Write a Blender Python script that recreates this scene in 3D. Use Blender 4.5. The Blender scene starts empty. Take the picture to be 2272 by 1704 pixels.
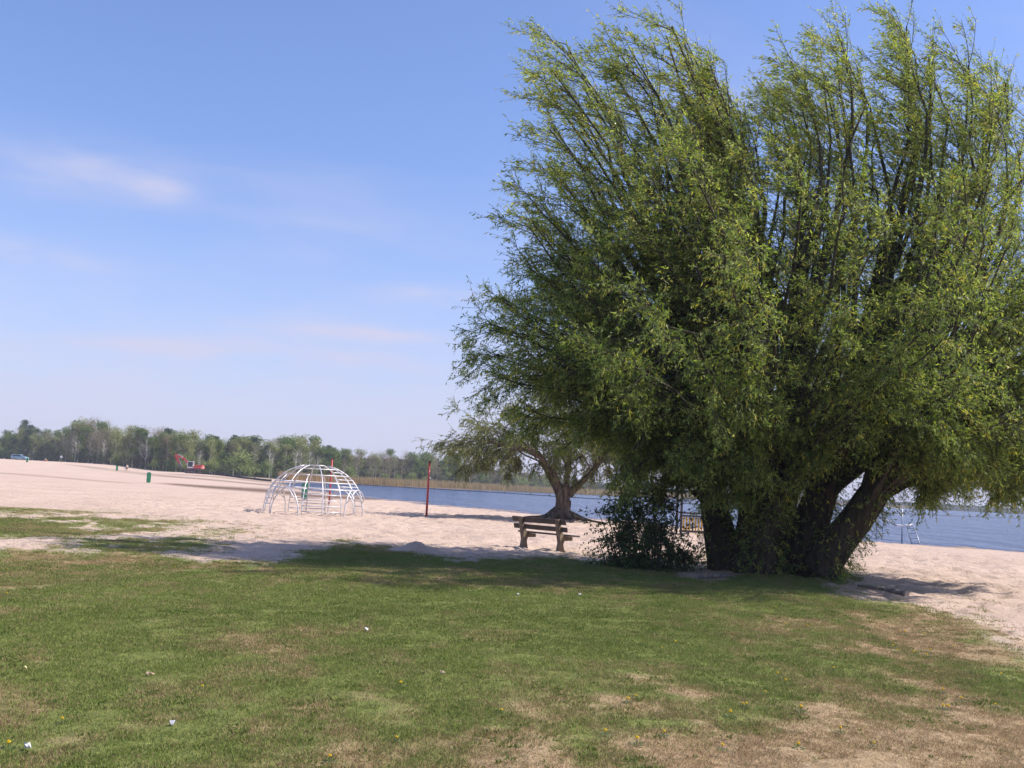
import bpy, bmesh, math, random
import numpy as np
from mathutils import Vector, Matrix

random.seed(7)
RNG = np.random.default_rng(11)
R = math.radians
scene = bpy.context.scene
COL = scene.collection

# ------------------------------------------------------------------ camera, world, sun, exposure
FPX, CXP, CYP = 2209.0, 1136.0, 852.0          # focal length and centre in photo pixels
CAM = np.array([0.0, 0.0, 1.7])
ROLL, PITCH = R(3.0), math.atan(225.0 / 2209.0)
cam_data = bpy.data.cameras.new("camera")
cam = bpy.data.objects.new("camera", cam_data)
COL.objects.link(cam)
cam_data.sensor_width = 36.0
cam_data.lens = 36.0 * FPX / 2272.0
cam_data.clip_start, cam_data.clip_end = 0.1, 12000.0
cam.matrix_world = (Matrix.Translation(CAM.tolist()) @ Matrix.Rotation(R(90) + PITCH, 4, 'X')
                    @ Matrix.Rotation(ROLL, 4, 'Z'))
scene.camera = cam

SUN_EL, SUN_AZ = R(48), R(2)                  # azimuth from +X towards +Y (sun from the right)
SUN_DIR = Vector((math.cos(SUN_EL) * math.cos(SUN_AZ), math.cos(SUN_EL) * math.sin(SUN_AZ), math.sin(SUN_EL)))
sun_data = bpy.data.lights.new("sun", 'SUN')
sun_data.energy = 4.4
sun_data.angle = R(0.53)
sun_data.color = (1.0, 0.94, 0.86)
sun = bpy.data.objects.new("sun", sun_data)
COL.objects.link(sun)
sun.rotation_euler = (-SUN_DIR).to_track_quat('-Z', 'Y').to_euler()
sun.location = (60, 10, 60)

world = bpy.data.worlds.new("World")
scene.world = world
world.use_nodes = True
wn, wl = world.node_tree.nodes, world.node_tree.links
wn.clear()
w_out = wn.new('ShaderNodeOutputWorld')
w_bg = wn.new('ShaderNodeBackground')
w_bg.inputs['Strength'].default_value = 0.118
sky = wn.new('ShaderNodeTexSky')
sky.sky_type = 'NISHITA'
sky.sun_disc = False
sky.sun_elevation = SUN_EL
sky.sun_rotation = R(90) - SUN_AZ
sky.altitude = 0
sky.air_density = 1.0
sky.dust_density = 1.0
sky.ozone_density = 2.0
w_tint = wn.new('ShaderNodeMix'); w_tint.data_type = 'RGBA'; w_tint.blend_type = 'MULTIPLY'
w_tint.inputs['Factor'].default_value = 1.0
w_tint.inputs[7].default_value = (1.00, 1.10, 1.50, 1)      # the photograph's slightly violet colour balance
w_gam = wn.new('ShaderNodeGamma'); w_gam.inputs['Gamma'].default_value = 0.85
wl.new(sky.outputs['Color'], w_gam.inputs['Color'])
wl.new(w_gam.outputs[0], w_tint.inputs[6])
# thin clouds: streaked noise on a flat layer overhead
w_geo = wn.new('ShaderNodeTexCoord')
w_sep = wn.new('ShaderNodeSeparateXYZ'); wl.new(w_geo.outputs['Generated'], w_sep.inputs[0])
def wmath(op, a, b=None, c=None, clamp=False):
    n = wn.new('ShaderNodeMath'); n.operation = op; n.use_clamp = clamp
    for i, v in enumerate((a, b, c)):
        if v is None: continue
        if isinstance(v, (int, float)): n.inputs[i].default_value = v
        else: wl.new(v, n.inputs[i])
    return n.outputs[0]
zc = wmath('MAXIMUM', w_sep.outputs['Z'], 0.0)
den = wmath('ADD', zc, 0.16)
u = wmath('DIVIDE', w_sep.outputs['X'], den)
v = wmath('DIVIDE', w_sep.outputs['Y'], den)
w_com = wn.new('ShaderNodeCombineXYZ')
wl.new(wmath('MULTIPLY', u, 0.8), w_com.inputs[0]); wl.new(wmath('MULTIPLY', v, 1.7), w_com.inputs[1])
w_com.inputs[2].default_value = 3.7
w_noise = wn.new('ShaderNodeTexNoise')
w_noise.inputs['Scale'].default_value = 1.15
w_noise.inputs['Detail'].default_value = 7
w_noise.inputs['Roughness'].default_value = 0.52
w_noise.inputs['Distortion'].default_value = 0.5
wl.new(w_com.outputs[0], w_noise.inputs['Vector'])
w_map = wn.new('ShaderNodeMapRange'); w_map.interpolation_type = 'SMOOTHSTEP'
w_map.inputs['From Min'].default_value = 0.50; w_map.inputs['From Max'].default_value = 0.80
w_map.inputs['To Min'].default_value = 0.0; w_map.inputs['To Max'].default_value = 0.22
wl.new(w_noise.outputs['Fac'], w_map.inputs['Value'])
# a few faint banks of cloud and the pale veil low over the land
def wdot(vec):
    n = wn.new('ShaderNodeVectorMath'); n.operation = 'DOT_PRODUCT'
    wl.new(w_geo.outputs['Generated'], n.inputs[0]); n.inputs[1].default_value = vec
    return n.outputs['Value']
w_n2 = wn.new('ShaderNodeTexNoise'); w_n2.inputs['Scale'].default_value = 9.0; w_n2.inputs['Detail'].default_value = 6; w_n2.inputs['Roughness'].default_value = .55
w_mp = wn.new('ShaderNodeMapping'); w_mp.inputs['Scale'].default_value = (1, 1, 3.2)
wl.new(w_geo.outputs['Generated'], w_mp.inputs['Vector']); wl.new(w_mp.outputs[0], w_n2.inputs['Vector'])
cl = w_map.outputs[0]
for az_, el_, sa_, se_, amt_ in ((-24.6, 15.2, 4.0, 1.4, .70), (-20.0, 15.0, 1.7, 1.0, .62), (-26.5, 10.6, 3.0, .7, .5), (-4.6, 10.6, 3.2, .55, .85), (-6.8, 8.2, 4.8, .45, .85), (-14, 6.6, 9, .55, .75), (-12, 14.0, 3.5, .5, .35), (14, 22, 7, 1.2, .35), (-60, 20, 9, 2.0, .6), (55, 18, 9, 1.8, .6), (120, 24, 10, 2.2, .6), (190, 19, 9, 2.0, .6), (-110, 23, 10, 2.2, .6)):
    a_, e_ = R(az_), R(el_)
    cvec = Vector((math.sin(a_) * math.cos(e_), math.cos(a_) * math.cos(e_), math.sin(e_)))
    rvec = Vector((math.cos(a_), -math.sin(a_), 0)); uvec = rvec.cross(cvec)
    qa = wmath('DIVIDE', wdot(rvec), math.sin(R(sa_))); qb = wmath('DIVIDE', wmath('SUBTRACT', wdot(uvec), 0.0), math.sin(R(se_)))
    q = wmath('ADD', wmath('MULTIPLY', qa, qa), wmath('MULTIPLY', qb, qb))
    blob = wmath('MULTIPLY', wmath('EXPONENT', wmath('MULTIPLY', q, -1.0)), wmath('GREATER_THAN', wdot(cvec), 0.3))
    wsp = wmath('MULTIPLY', wmath('SUBTRACT', w_n2.outputs['Fac'], .30), 2.2, clamp=True)
    cl = wmath('ADD', cl, wmath('MULTIPLY', wmath('MULTIPLY', blob, wsp), amt_))
veil = wmath('MULTIPLY', wmath('EXPONENT', wmath('MULTIPLY', wmath('MULTIPLY', zc, zc), -40.0)), wmath('ADD', .34, wmath('MULTIPLY', w_n2.outputs['Fac'], .95)))
cl = wmath('MINIMUM', wmath('ADD', cl, veil), .92)
w_mix = wn.new('ShaderNodeMix'); w_mix.data_type = 'RGBA'
wl.new(cl, w_mix.inputs['Factor'])
wl.new(w_tint.outputs[2], w_mix.inputs[6])
w_mix.inputs[7].default_value = (3.9, 3.9, 5.05, 1)
wl.new(w_mix.outputs[2], w_bg.inputs['Color'])
wl.new(w_bg.outputs[0], w_out.inputs['Surface'])

scene.view_settings.view_transform = 'Standard'
scene.view_settings.look = 'None'
scene.view_settings.exposure = 0.55
scene.view_settings.gamma = 1.0
scene.view_settings.use_curve_mapping = False
scene.cycles.max_bounces = 6
scene.cycles.diffuse_bounces = 3
scene.cycles.transmission_bounces = 4
scene.cycles.transparent_max_bounces = 6
scene.cycles.volume_bounces = 0
scene.cycles.use_denoising = True

# ------------------------------------------------------------------ photo pixel -> direction -> point
_cp, _sp, _cr, _sr = math.cos(PITCH), math.sin(PITCH), math.cos(ROLL), math.sin(ROLL)
_up0 = np.array([0, -_sp, _cp]); _r0 = np.array([1.0, 0, 0])
AX_F = np.array([0, _cp, _sp]); AX_R = _cr * _r0 + _sr * _up0; AX_U = -_sr * _r0 + _cr * _up0
def pdir(px, py):
    px, py = np.asarray(px, float), np.asarray(py, float)
    return ((px - CXP) / FPX)[..., None] * AX_R - ((py - CYP) / FPX)[..., None] * AX_U + AX_F
def at_y(px, py, y):
    """point on the pixel's ray at the world distance y in front of the camera"""
    d = pdir(px, py)
    return CAM + d * (np.asarray(y, float) / d[..., 1])[..., None]
def to_px(P):
    q = np.asarray(P, float) - CAM
    z = q @ AX_F
    z = np.where(z > 0.2, z, 0.2)
    return CXP + FPX * (q @ AX_R) / z, CYP - FPX * (q @ AX_U) / z

# ------------------------------------------------------------------ noise helpers
def _hash(ix, iy, seed):
    h = (ix.astype(np.int64) * 374761393 + iy.astype(np.int64) * 668265263 + seed * 974634777) & 0xffffffff
    h = ((h ^ (h >> 13)) * 1274126177) & 0xffffffff
    return ((h ^ (h >> 16)) & 0xffff) / 65535.0
def vnoise(x, y, seed=0):
    x, y = np.asarray(x, float), np.asarray(y, float)
    ix, iy = np.floor(x), np.floor(y)
    fx, fy = x - ix, y - iy
    fx, fy = fx * fx * (3 - 2 * fx), fy * fy * (3 - 2 * fy)
    a, b = _hash(ix, iy, seed), _hash(ix + 1, iy, seed)
    c, d = _hash(ix, iy + 1, seed), _hash(ix + 1, iy + 1, seed)
    return (a + (b - a) * fx) * (1 - fy) + (c + (d - c) * fx) * fy
def fbm(x, y, seed=0, octv=4):
    s, a, t = 0.0, 0.5, 0.0
    for i in range(octv):
        s = s + a * vnoise(x * 2 ** i + 17.3 * i, y * 2 ** i - 9.1 * i, seed + i); t += a; a *= 0.5
    return s / t
def sm(t):
    t = np.clip(t, 0, 1)
    return t * t * (3 - 2 * t)

# ------------------------------------------------------------------ terrain
WATER_Z = -0.4
NEAR_SHORE = [(420, -40), (120, 18), (62, 37), (40, 48), (28.3, 55), (20.9, 60), (12, 68), (2.7, 79), (-5.8, 94), (-18, 119), (-31, 152), (-48, 216)]
FAR_BANK = [(-52, 262), (-44, 292), (-20, 318), (2, 350), (40, 400), (95, 500), (160, 620), (250, 773), (420, 980), (900, 1500)]
LAKE = np.array(NEAR_SHORE + FAR_BANK + [(2600, 1500), (2600, -40)], float)
def lake_sd(x, y):
    """signed distance to the lake's edge, positive on land"""
    x, y = np.asarray(x, float), np.asarray(y, float)
    best = np.full(x.shape, 1e9); inside = np.zeros(x.shape, bool)
    n = len(LAKE)
    for i in range(n):
        ax, ay = LAKE[i]; bx, by = LAKE[(i + 1) % n]
        ex, ey = bx - ax, by - ay
        t = np.clip(((x - ax) * ex + (y - ay) * ey) / (ex * ex + ey * ey), 0, 1)
        best = np.minimum(best, np.hypot(x - ax - t * ex, y - ay - t * ey))
        cond = ((ay > y) != (by > y))
        with np.errstate(divide='ignore', invalid='ignore'):
            xi = ax + (y - ay) / (by - ay + 1e-12) * ex
        inside ^= cond & (x < xi)
    return np.where(inside, -best, best)
def macro_z(x, y):
    x, y = np.asarray(x, float), np.asarray(y, float)
    s = lake_sd(x, y) + (fbm(x * .12, y * .12, 5, 3) - .5) * 2.2
    z = np.where(s > 0, WATER_Z * (1 - sm(s / 22.0)), WATER_Z + np.maximum(0.07 * s, -2.5))
    land = sm(s / 25.0)
    z = z + land * 0.55 * sm((-x - 45) / 40) * sm((y - 110) / 130)
    z = z + land * 1.10 * sm((-x - 95) / 28) * sm((y - 130) / 120)
    z = z + land * sm((y - 240) / 120) * 0.5 * sm((x + 60) / 40)
    z = z + land * (fbm(x * .07, y * .07, 21, 3) - .5) * 0.30 * sm((y - 60) / 80)
    return z
# hump of loose sand at the lawn's edge, mounds at the foot of the two trees
MOUND = at_y(928, 1221, 24.3)
WILLOW_XY = at_y(1710, 1270, 22.4)
SHORE_TREE_Y = 50.0
SHORE_TREE = at_y(1241, 1158, SHORE_TREE_Y)
def micro_z(x, y):
    z = (fbm(x * .35, y * .35, 31, 3) - .5) * 0.10
    mx, my = x - MOUND[0], y - MOUND[1]
    hump = np.exp(-((np.abs(mx) / .52) ** 2.6)) * np.exp(-((my / .36) ** 2))
    z = z + hump * (0.11 + 0.15 * fbm(x * 2.6 + 3, y * 2.0, 41, 3))
    wx, wy = x - WILLOW_XY[0], y - WILLOW_XY[1]
    z = z + 0.10 * np.exp(-((wx / 1.9) ** 2 + (wy / 1.3) ** 2))
    tx, ty = x - SHORE_TREE[0], y - SHORE_TREE[1]
    z = z + 0.18 * np.exp(-((tx / 3.4) ** 2 + (ty / 2.2) ** 2)) + 0.10 * np.exp(-(((tx + 5.0) / 3.2) ** 2 + (ty / 1.4) ** 2))
    return z
def ground_z(x, y):
    return macro_z(x, y) + micro_z(np.asarray(x, float), np.asarray(y, float))
def on_ground(px, py, d0=3.0, d1=900.0):
    """where the pixel's ray meets the ground"""
    d = pdir(px, py); d = d / d[1]
    ts = np.geomspace(d0, d1, 3000)
    P = CAM + ts[:, None] * d
    below = P[:, 2] <= ground_z(P[:, 0], P[:, 1])
    i = int(np.argmax(below)) if below.any() else len(ts) - 1
    t = ts[i]; p = CAM + t * d
    return np.array([p[0], p[1], float(ground_z(p[0], p[1]))])
def gp(x, y):
    return np.array([x, y, float(ground_z(x, y))])

# lawn cover as a function of the place on the ground
_EDGE = np.array([(-600, 1205), (0, 1226), (150, 1231), (330, 1226), (450, 1247), (600, 1248), (690, 1225), (760, 1208), (880, 1222), (1060, 1241),
                  (1340, 1246), (1560, 1258), (1760, 1272), (1850, 1280), (1950, 1320), (2060, 1352), (2150, 1372), (2272, 1430), (2700, 1620)], float)
def lawn_masks(x, y):
    """(cover, dryness, damp) at ground points"""
    P = np.stack([x, y, np.zeros_like(x)], -1)
    px, py = to_px(P)
    front = y > 3.0
    edge = np.interp(px, _EDGE[:, 0], _EDGE[:, 1])
    n1 = fbm(x * .9, y * .45, 51, 4); n2 = fbm(x * 3.1, y * 1.6, 61, 3); n3 = fbm(x * .28, y * .28, 71, 3)
    below = (py - edge)
    soft = np.interp(px, [0, 700, 1700, 1900, 2272, 2600], [24, 22, 20, 60, 90, 110])
    cover = np.clip((below / soft) * .5 + .5 + (n1 - .5) * .9 + (n2 - .5) * .5, 0, 1)
    # thin grass creeping out over the sand on the left
    strip = np.exp(-((py - np.interp(px, [-400, 0, 300, 700], [1165, 1172, 1165, 1190])) / 30.0) ** 2) * np.interp(px, [-400, 0, 250, 520, 720], [1.25, 1.1, .75, .40, 0])
    thin = np.exp(-((py - np.interp(px, [0, 700], [1132, 1175])) / 28.0) ** 2) * np.interp(px, [-400, 0, 420, 760], [.62, .58, .45, 0])
    far = np.maximum(np.maximum(strip, thin), np.exp(-((py - 1212) / 32.0) ** 2) * np.interp(px, [60, 190, 420, 620], [.2, .95, .80, 0]))
    cover = np.maximum(cover, np.where(py < edge + 30, np.clip(far * (.75 + (n2 - .5) * .9 + (n1 - .5) * 1.3) , 0, .9), 0))
    # bare patch under the willow
    bare = np.exp(-(((px - 1570) / 95) ** 2 + ((py - 1277) / 12) ** 2)) + .8 * np.exp(-(((px - 1960) / 150) ** 2 + ((py - 1318) / 14) ** 2))
    cover = cover * (1 - np.clip(bare * (.4 + n2), 0, .95))
    dry = .24 + (n3 - .5) * .5 + (n1 - .5) * .8 + (n2 - .5) * 1.0
    dry = dry + .42 * sm((py - 1560) / 130) * np.interp(px, [0, 500, 900, 1500, 2272], [.10, .35, 1.0, .9, .8])
    dry = dry + np.interp(px, [0, 900, 1500, 2000, 2272], [-.06, -.05, .08, .27, .30]) * sm((py - 1310) / 120)
    dry = dry - .25 * np.exp(-((py - 1330) / 40.0) ** 2) * np.interp(px, [0, 1800, 2100], [1, 1, 0])
    thinout = .55 * sm((py - 1640) / 70) * np.interp(px, [500, 900, 1300, 2272], [0, .8, .6, .5]) * sm((n1 - .35) * 4)
    cover = cover * (1 - thinout)
    cover = cover * (1 - np.clip(1.3 * np.exp(-(((x - MOUND[0]) / .62) ** 4 + ((y - MOUND[1]) / .55) ** 2)), 0, 1))      # the hump is bare sand
    cover = np.where(front, cover, .8)
    return np.clip(cover, 0, 1), np.clip(dry, 0, 1)

# ------------------------------------------------------------------ materials
def new_mat(name):
    m = bpy.data.materials.new(name); m.use_nodes = True
    nt = m.node_tree
    return m, nt, nt.nodes, nt.links, nt.nodes['Principled BSDF']
def nd(nodes, kind, **kw):
    n = nodes.new(kind)
    for k, val in kw.items(): setattr(n, k, val)
    return n
def mix_rgb(nodes, links, fac, a, b, blend='MIX'):
    n = nodes.new('ShaderNodeMix'); n.data_type = 'RGBA'; n.blend_type = blend
    for sock, val in ((n.inputs['Factor'], fac), (n.inputs[6], a), (n.inputs[7], b)):
        if isinstance(val, (int, float)): sock.default_value = val
        elif isinstance(val, tuple): sock.default_value = (*val, 1) if len(val) == 3 else val
        else: links.new(val, sock)
    return n.outputs[2]
def noise_node(nodes, links, scale, detail=3, rough=.5, vec=None, coord='Object'):
    n = nodes.new('ShaderNodeTexNoise')
    n.inputs['Scale'].default_value = scale; n.inputs['Detail'].default_value = detail; n.inputs['Roughness'].default_value = rough
    if vec is None:
        tc = nodes.new('ShaderNodeTexCoord'); vec = tc.outputs[coord]
    links.new(vec, n.inputs['Vector'])
    return n.outputs['Fac']
def ramp(nodes, links, val, lo, hi, smooth=True):
    n = nodes.new('ShaderNodeMapRange'); n.interpolation_type = 'SMOOTHSTEP' if smooth else 'LINEAR'
    n.inputs['From Min'].default_value = lo; n.inputs['From Max'].default_value = hi
    links.new(val, n.inputs['Value'])
    return n.outputs[0]
def smath(nodes, links, op, a, b=None, clamp=False):
    n = nodes.new('ShaderNodeMath'); n.operation = op; n.use_clamp = clamp
    for i, val in enumerate((a, b)):
        if val is None: continue
        if isinstance(val, (int, float)): n.inputs[i].default_value = val
        else: links.new(val, n.inputs[i])
    return n.outputs[0]
def set_bump(nodes, links, bsdf, height, strength, dist):
    b = nodes.new('ShaderNodeBump'); b.inputs['Strength'].default_value = strength; b.inputs['Distance'].default_value = dist
    links.new(height, b.inputs['Height']); links.new(b.outputs[0], bsdf.inputs['Normal'])
    return b
MAT = {}
def solid(name, col, rough=.5, metal=0.0, var=.12, scale=6.0, bump=0.0, dirt=None):
    """painted or raw surface with slight mottling, wear and roughness change"""
    if name in MAT: return MAT[name]
    m, nt, N, L, b = new_mat(name)
    f = noise_node(N, L, scale, 5, .6)
    dark = tuple(c * (1 - var) for c in col); light = tuple(min(1, c * (1 + var)) for c in col)
    c = mix_rgb(N, L, ramp(N, L, f, .3, .7), dark, light)
    if dirt:
        f2 = noise_node(N, L, scale * 2.7, 6, .65)
        c = mix_rgb(N, L, ramp(N, L, f2, .56, .74), c, dirt)
    L.new(c, b.inputs['Base Color'])
    b.inputs['Roughness'].default_value = rough; b.inputs['Metallic'].default_value = metal
    if bump: set_bump(N, L, b, noise_node(N, L, scale * 4, 4, .6), .6, bump)
    MAT[name] = m
    return m
def foliage_mat(name, trans=.35, rough=.5, spec=.25):
    """leaf: own colour from the mesh attribute, light passing through"""
    m, nt, N, L, b = new_mat(name)
    at = nd(N, 'ShaderNodeAttribute', attribute_name='leafcol')
    b.inputs['Roughness'].default_value = rough
    b.inputs['Specular IOR Level'].default_value = spec
    L.new(at.outputs['Color'], b.inputs['Base Color'])
    tr = N.new('ShaderNodeBsdfTranslucent')
    L.new(mix_rgb(N, L, 1.0, at.outputs['Color'], (1.2, 1.25, .5), 'MULTIPLY'), tr.inputs['Color'])
    mx = N.new('ShaderNodeMixShader'); mx.inputs[0].default_value = trans
    L.new(b.outputs[0], mx.inputs[1]); L.new(tr.outputs[0], mx.inputs[2])
    L.new(mx.outputs[0], N['Material Output'].inputs['Surface'])
    return m
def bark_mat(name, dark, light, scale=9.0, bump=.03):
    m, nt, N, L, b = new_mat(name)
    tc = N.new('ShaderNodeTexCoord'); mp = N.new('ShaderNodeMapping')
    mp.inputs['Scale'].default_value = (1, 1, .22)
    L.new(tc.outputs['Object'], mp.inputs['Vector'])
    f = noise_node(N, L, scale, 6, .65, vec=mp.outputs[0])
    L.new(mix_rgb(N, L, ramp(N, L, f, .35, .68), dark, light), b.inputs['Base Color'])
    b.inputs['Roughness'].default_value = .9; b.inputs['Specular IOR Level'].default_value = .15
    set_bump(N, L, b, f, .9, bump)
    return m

# ------------------------------------------------------------------ mesh helpers
def mesh_np(name, verts, faces, mat=None, smooth=False, color=None, attrs=None):
    """verts (n,3); faces (m,k) array with k = 3 or 4"""
    verts = np.ascontiguousarray(verts, np.float32); faces = np.ascontiguousarray(faces, np.int32)
    me = bpy.data.meshes.new(name)
    me.vertices.add(len(verts)); me.vertices.foreach_set('co', verts.ravel())
    k = faces.shape[1]
    me.loops.add(faces.size); me.loops.foreach_set('vertex_index', faces.ravel())
    me.polygons.add(len(faces))
    me.polygons.foreach_set('loop_start', np.arange(0, faces.size, k, dtype=np.int32))
    if smooth: me.polygons.foreach_set('use_smooth', np.ones(len(faces), bool))
    me.update(calc_edges=True); me.validate()
    if color is not None:
        c = np.ones((len(verts), 4), np.float32); c[:, :3] = color
        a = me.attributes.new('leafcol', 'FLOAT_COLOR', 'POINT'); a.data.foreach_set('color', c.ravel())
    for key, val in (attrs or {}).items():
        a = me.attributes.new(key, 'FLOAT', 'POINT'); a.data.foreach_set('value', np.ascontiguousarray(val, np.float32))
    if mat: me.materials.append(mat)
    return me
def link(name, data, parent=None, loc=None, rotz=None):
    o = bpy.data.objects.new(name, data); COL.objects.link(o)
    if parent is not None: o.parent = parent
    if loc is not None: o.location = [float(c) for c in loc]
    if rotz is not None: o.rotation_euler = (0, 0, rotz)
    return o
def tag(o, label=None, cat=None, group=None, kind=None):
    if label: o['label'] = label
    if cat: o['category'] = cat
    if group: o['group'] = group
    if kind: o['kind'] = kind
    return o
def thing(name, label, cat, loc, rotz=0.0, group=None):
    return tag(link(name, None, None, loc, rotz), label, cat, group)
def copy_tree(o, parent=None):
    c = o.copy(); COL.objects.link(c); c.parent = parent
    for ch in list(o.children): copy_tree(ch, c)
    return c
class MB:
    """collects shapes into one mesh"""
    def __init__(s): s.v, s.f = [], []
    def add(s, v, f):
        o = len(s.v); s.v += [tuple(float(c) for c in p) for p in v]; s.f += [tuple(i + o for i in q) for q in f]; return s
    def box(s, c, size, rot=None, bev=0.0):
        x, y, z = (q / 2 for q in size)
        if bev:
            bm = bmesh.new(); bmesh.ops.create_cube(bm, size=1.0)
            for p in bm.verts: p.co = Vector((p.co.x * size[0], p.co.y * size[1], p.co.z * size[2]))
            bmesh.ops.bevel(bm, geom=bm.edges[:], offset=bev, segments=2, affect='EDGES', profile=.5)
            bm.verts.index_update()
            v = [p.co.copy() for p in bm.verts]; f = [[q.index for q in fc.verts] for fc in bm.faces]; bm.free()
        else:
            v = [Vector(p) for p in ((-x, -y, -z), (x, -y, -z), (x, y, -z), (-x, y, -z), (-x, -y, z), (x, -y, z), (x, y, z), (-x, y, z))]
            f = [(0, 3, 2, 1), (4, 5, 6, 7), (0, 1, 5, 4), (1, 2, 6, 5), (2, 3, 7, 6), (3, 0, 4, 7)]
        if rot is not None: v = [rot @ p for p in v]
        return s.add([p + Vector(c) for p in v], f)
    def tube(s, pts, rad, n=8, cap=True):
        pts = [Vector([float(c) for c in p]) for p in pts]
        rads = rad if isinstance(rad, (list, tuple)) else [rad] * len(pts)
        rings, ref = [], None
        for i, p in enumerate(pts):
            t = (pts[min(i + 1, len(pts) - 1)] - pts[max(i - 1, 0)]).normalized()
            if ref is None: ref = t.orthogonal().normalized()
            ref = (ref - t * ref.dot(t))
            ref = ref.normalized() if ref.length > 1e-6 else t.orthogonal().normalized()
            b = t.cross(ref)
            rings.append([p + (ref * math.cos(a) + b * math.sin(a)) * rads[i] for a in (2 * math.pi * k / n for k in range(n))])
        v = [q for r in rings for q in r]
        f = [(i * n + k, i * n + (k + 1) % n, (i + 1) * n + (k + 1) % n, (i + 1) * n + k) for i in range(len(pts) - 1) for k in range(n)]
        if cap: f += [tuple(range(n))[::-1], tuple((len(pts) - 1) * n + k for k in range(n))]
        return s.add(v, f)
    def prism(s, prof, a0, a1, axis='x'):
        """polygon profile extruded from a0 to a1 along axis; profile coordinates are the other two axes in order"""
        def P(p, a): return {'x': (a, p[0], p[1]), 'y': (p[0], a, p[1]), 'z': (p[0], p[1], a)}[axis]
        n = len(prof)
        v = [P(p, a0) for p in prof] + [P(p, a1) for p in prof]
        f = [tuple(range(n))[::-1], tuple(range(n, 2 * n))] + [(i, (i + 1) % n, n + (i + 1) % n, n + i) for i in range(n)]
        return s.add(v, f)
    def build(s, name, mat, parent=None, smooth=False, loc=None, rotz=None, bevel=0.0):
        me = bpy.data.meshes.new(name); me.from_pydata(s.v, [], s.f)
        bm = bmesh.new(); bm.from_mesh(me); bmesh.ops.recalc_face_normals(bm, faces=bm.faces[:])
        if bevel: bmesh.ops.bevel(bm, geom=[e for e in bm.edges if e.is_manifold and e.calc_face_angle(0) > .5], offset=bevel, segments=2, affect='EDGES', profile=.5)
        bm.to_mesh(me); bm.free()
        me.materials.append(mat)
        if smooth: me.polygons.foreach_set('use_smooth', np.ones(len(me.polygons), bool))
        return link(name, me, parent, loc, rotz)

# ------------------------------------------------------------------ the ground: one sheet of lawn, sand and lake bed
def axis(fine, lo, hi, grow):
    a = []
    for f0, f1, st in fine:
        a += list(np.arange(f0, f1, st))
    a.append(fine[-1][1])
    st = fine[-1][2]; p = a[-1]
    while p < hi: st *= grow; p += st; a.append(p)
    st = fine[0][2]; p = a[0]; pre = []
    while p > lo: st *= grow; p -= st; pre.append(p)
    return np.array(pre[::-1] + a)
gx = axis([(-15, 15, .13)], -1500, 2200, 1.055)
gy = axis([(5, 30, .13), (30, 54, .15), (54, 72, .3)], -150, 2200, 1.035)
GX, GY = np.meshgrid(gx, gy)
gxf, gyf = GX.ravel(), GY.ravel()
mz, uz = macro_z(gxf, gyf), micro_z(gxf, gyf)
cover, dry = lawn_masks(gxf, gyf)
near = sm((110 - np.hypot(gxf, gyf)) / 50) * (mz > WATER_Z - .1)
foot = -.34 * np.maximum(fbm(gxf * 2.6, gyf * 2.6, 91, 2) - .52, 0) + .10 * (vnoise(gxf * 3.4, gyf * 3.4, 93) - .5) + (fbm(gxf * .9, gyf * 1.1, 95, 2) - .5) * .05   # trodden sand
gz = mz + uz + near * (1 - .75 * cover) * foot
# damp, litter-strewn lines left by the water on the beach
gpx, gpy = to_px(np.stack([gxf, gyf, gz], -1))
def band(curve, half, x0, x1, soft=60):
    c = np.array(curve, float)
    yy = np.interp(gpx, c[:, 0], c[:, 1]); hw = np.interp(gpx, c[:, 0], half)
    return np.clip(1.25 - np.abs(gpy - yy) / np.maximum(hw, .3), 0, 1) * sm((gpx - x0) / soft) * sm((x1 - gpx) / soft)
damp = np.maximum.reduce([
    band([(330, 1070), (440, 1079), (593, 1089), (700, 1100), (800, 1106)], [1.5, 3.5, 6, 6, 4], 330, 900),
    .75 * band([(150, 1030), (280, 1046.5), (350, 1055), (440, 1062), (600, 1077)], [1.0, 2.0, 2.2, 2.0, 2.0], 120, 650),
    .6 * band([(380, 1052), (470, 1057), (600, 1070)], [1.5, 2.4, 2.4], 330, 650),
    .5 * band([(0, 1049), (113, 1058), (203, 1066), (330, 1075)], [1.6, 2, 1.6, 1.0], -200, 330)])
damp = np.where((gyf > 40) & (cover < .5), damp, 0)
sd = lake_sd(gxf, gyf) + (fbm(gxf * .12, gyf * .12, 5, 3) - .5) * 2.2
damp = np.maximum(damp, .65 * sm((5.0 - sd) / 4.0) * (sd > -3))
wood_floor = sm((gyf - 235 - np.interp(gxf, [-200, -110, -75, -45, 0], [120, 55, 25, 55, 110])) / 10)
nx, ny = len(gx), len(gy)
ii = (np.arange(ny - 1)[:, None] * nx + np.arange(nx - 1)[None, :]).ravel()
gfaces = np.stack([ii, ii + 1, ii + nx + 1, ii + nx], 1)
m, nt, N, L, b = new_mat('sand_and_lawn')
A = {k: nd(N, 'ShaderNodeAttribute', attribute_name=k).outputs['Fac'] for k in ('cover', 'dry', 'damp', 'woodland')}
tcg = N.new('ShaderNodeTexCoord'); GV = tcg.outputs['Object']
nf = noise_node(N, L, 11, 5, .65, GV); nm = noise_node(N, L, 2.2, 5, .6, GV); nl = noise_node(N, L, .25, 4, .55, GV); nff = noise_node(N, L, 60, 3, .6, GV)
sand = mix_rgb(N, L, ramp(N, L, nl, .3, .7), (.50, .372, .288), (.57, .428, .338))
sand = mix_rgb(N, L, smath(N, L, 'MULTIPLY', ramp(N, L, nm, .52, .74), .55), sand, (.39, .28, .205))
sand = mix_rgb(N, L, smath(N, L, 'MULTIPLY', ramp(N, L, nf, .58, .70), .75), sand, (.25, .17, .115))  # dark flecks: debris, plus shade of footprint dimples put into the colour
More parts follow.
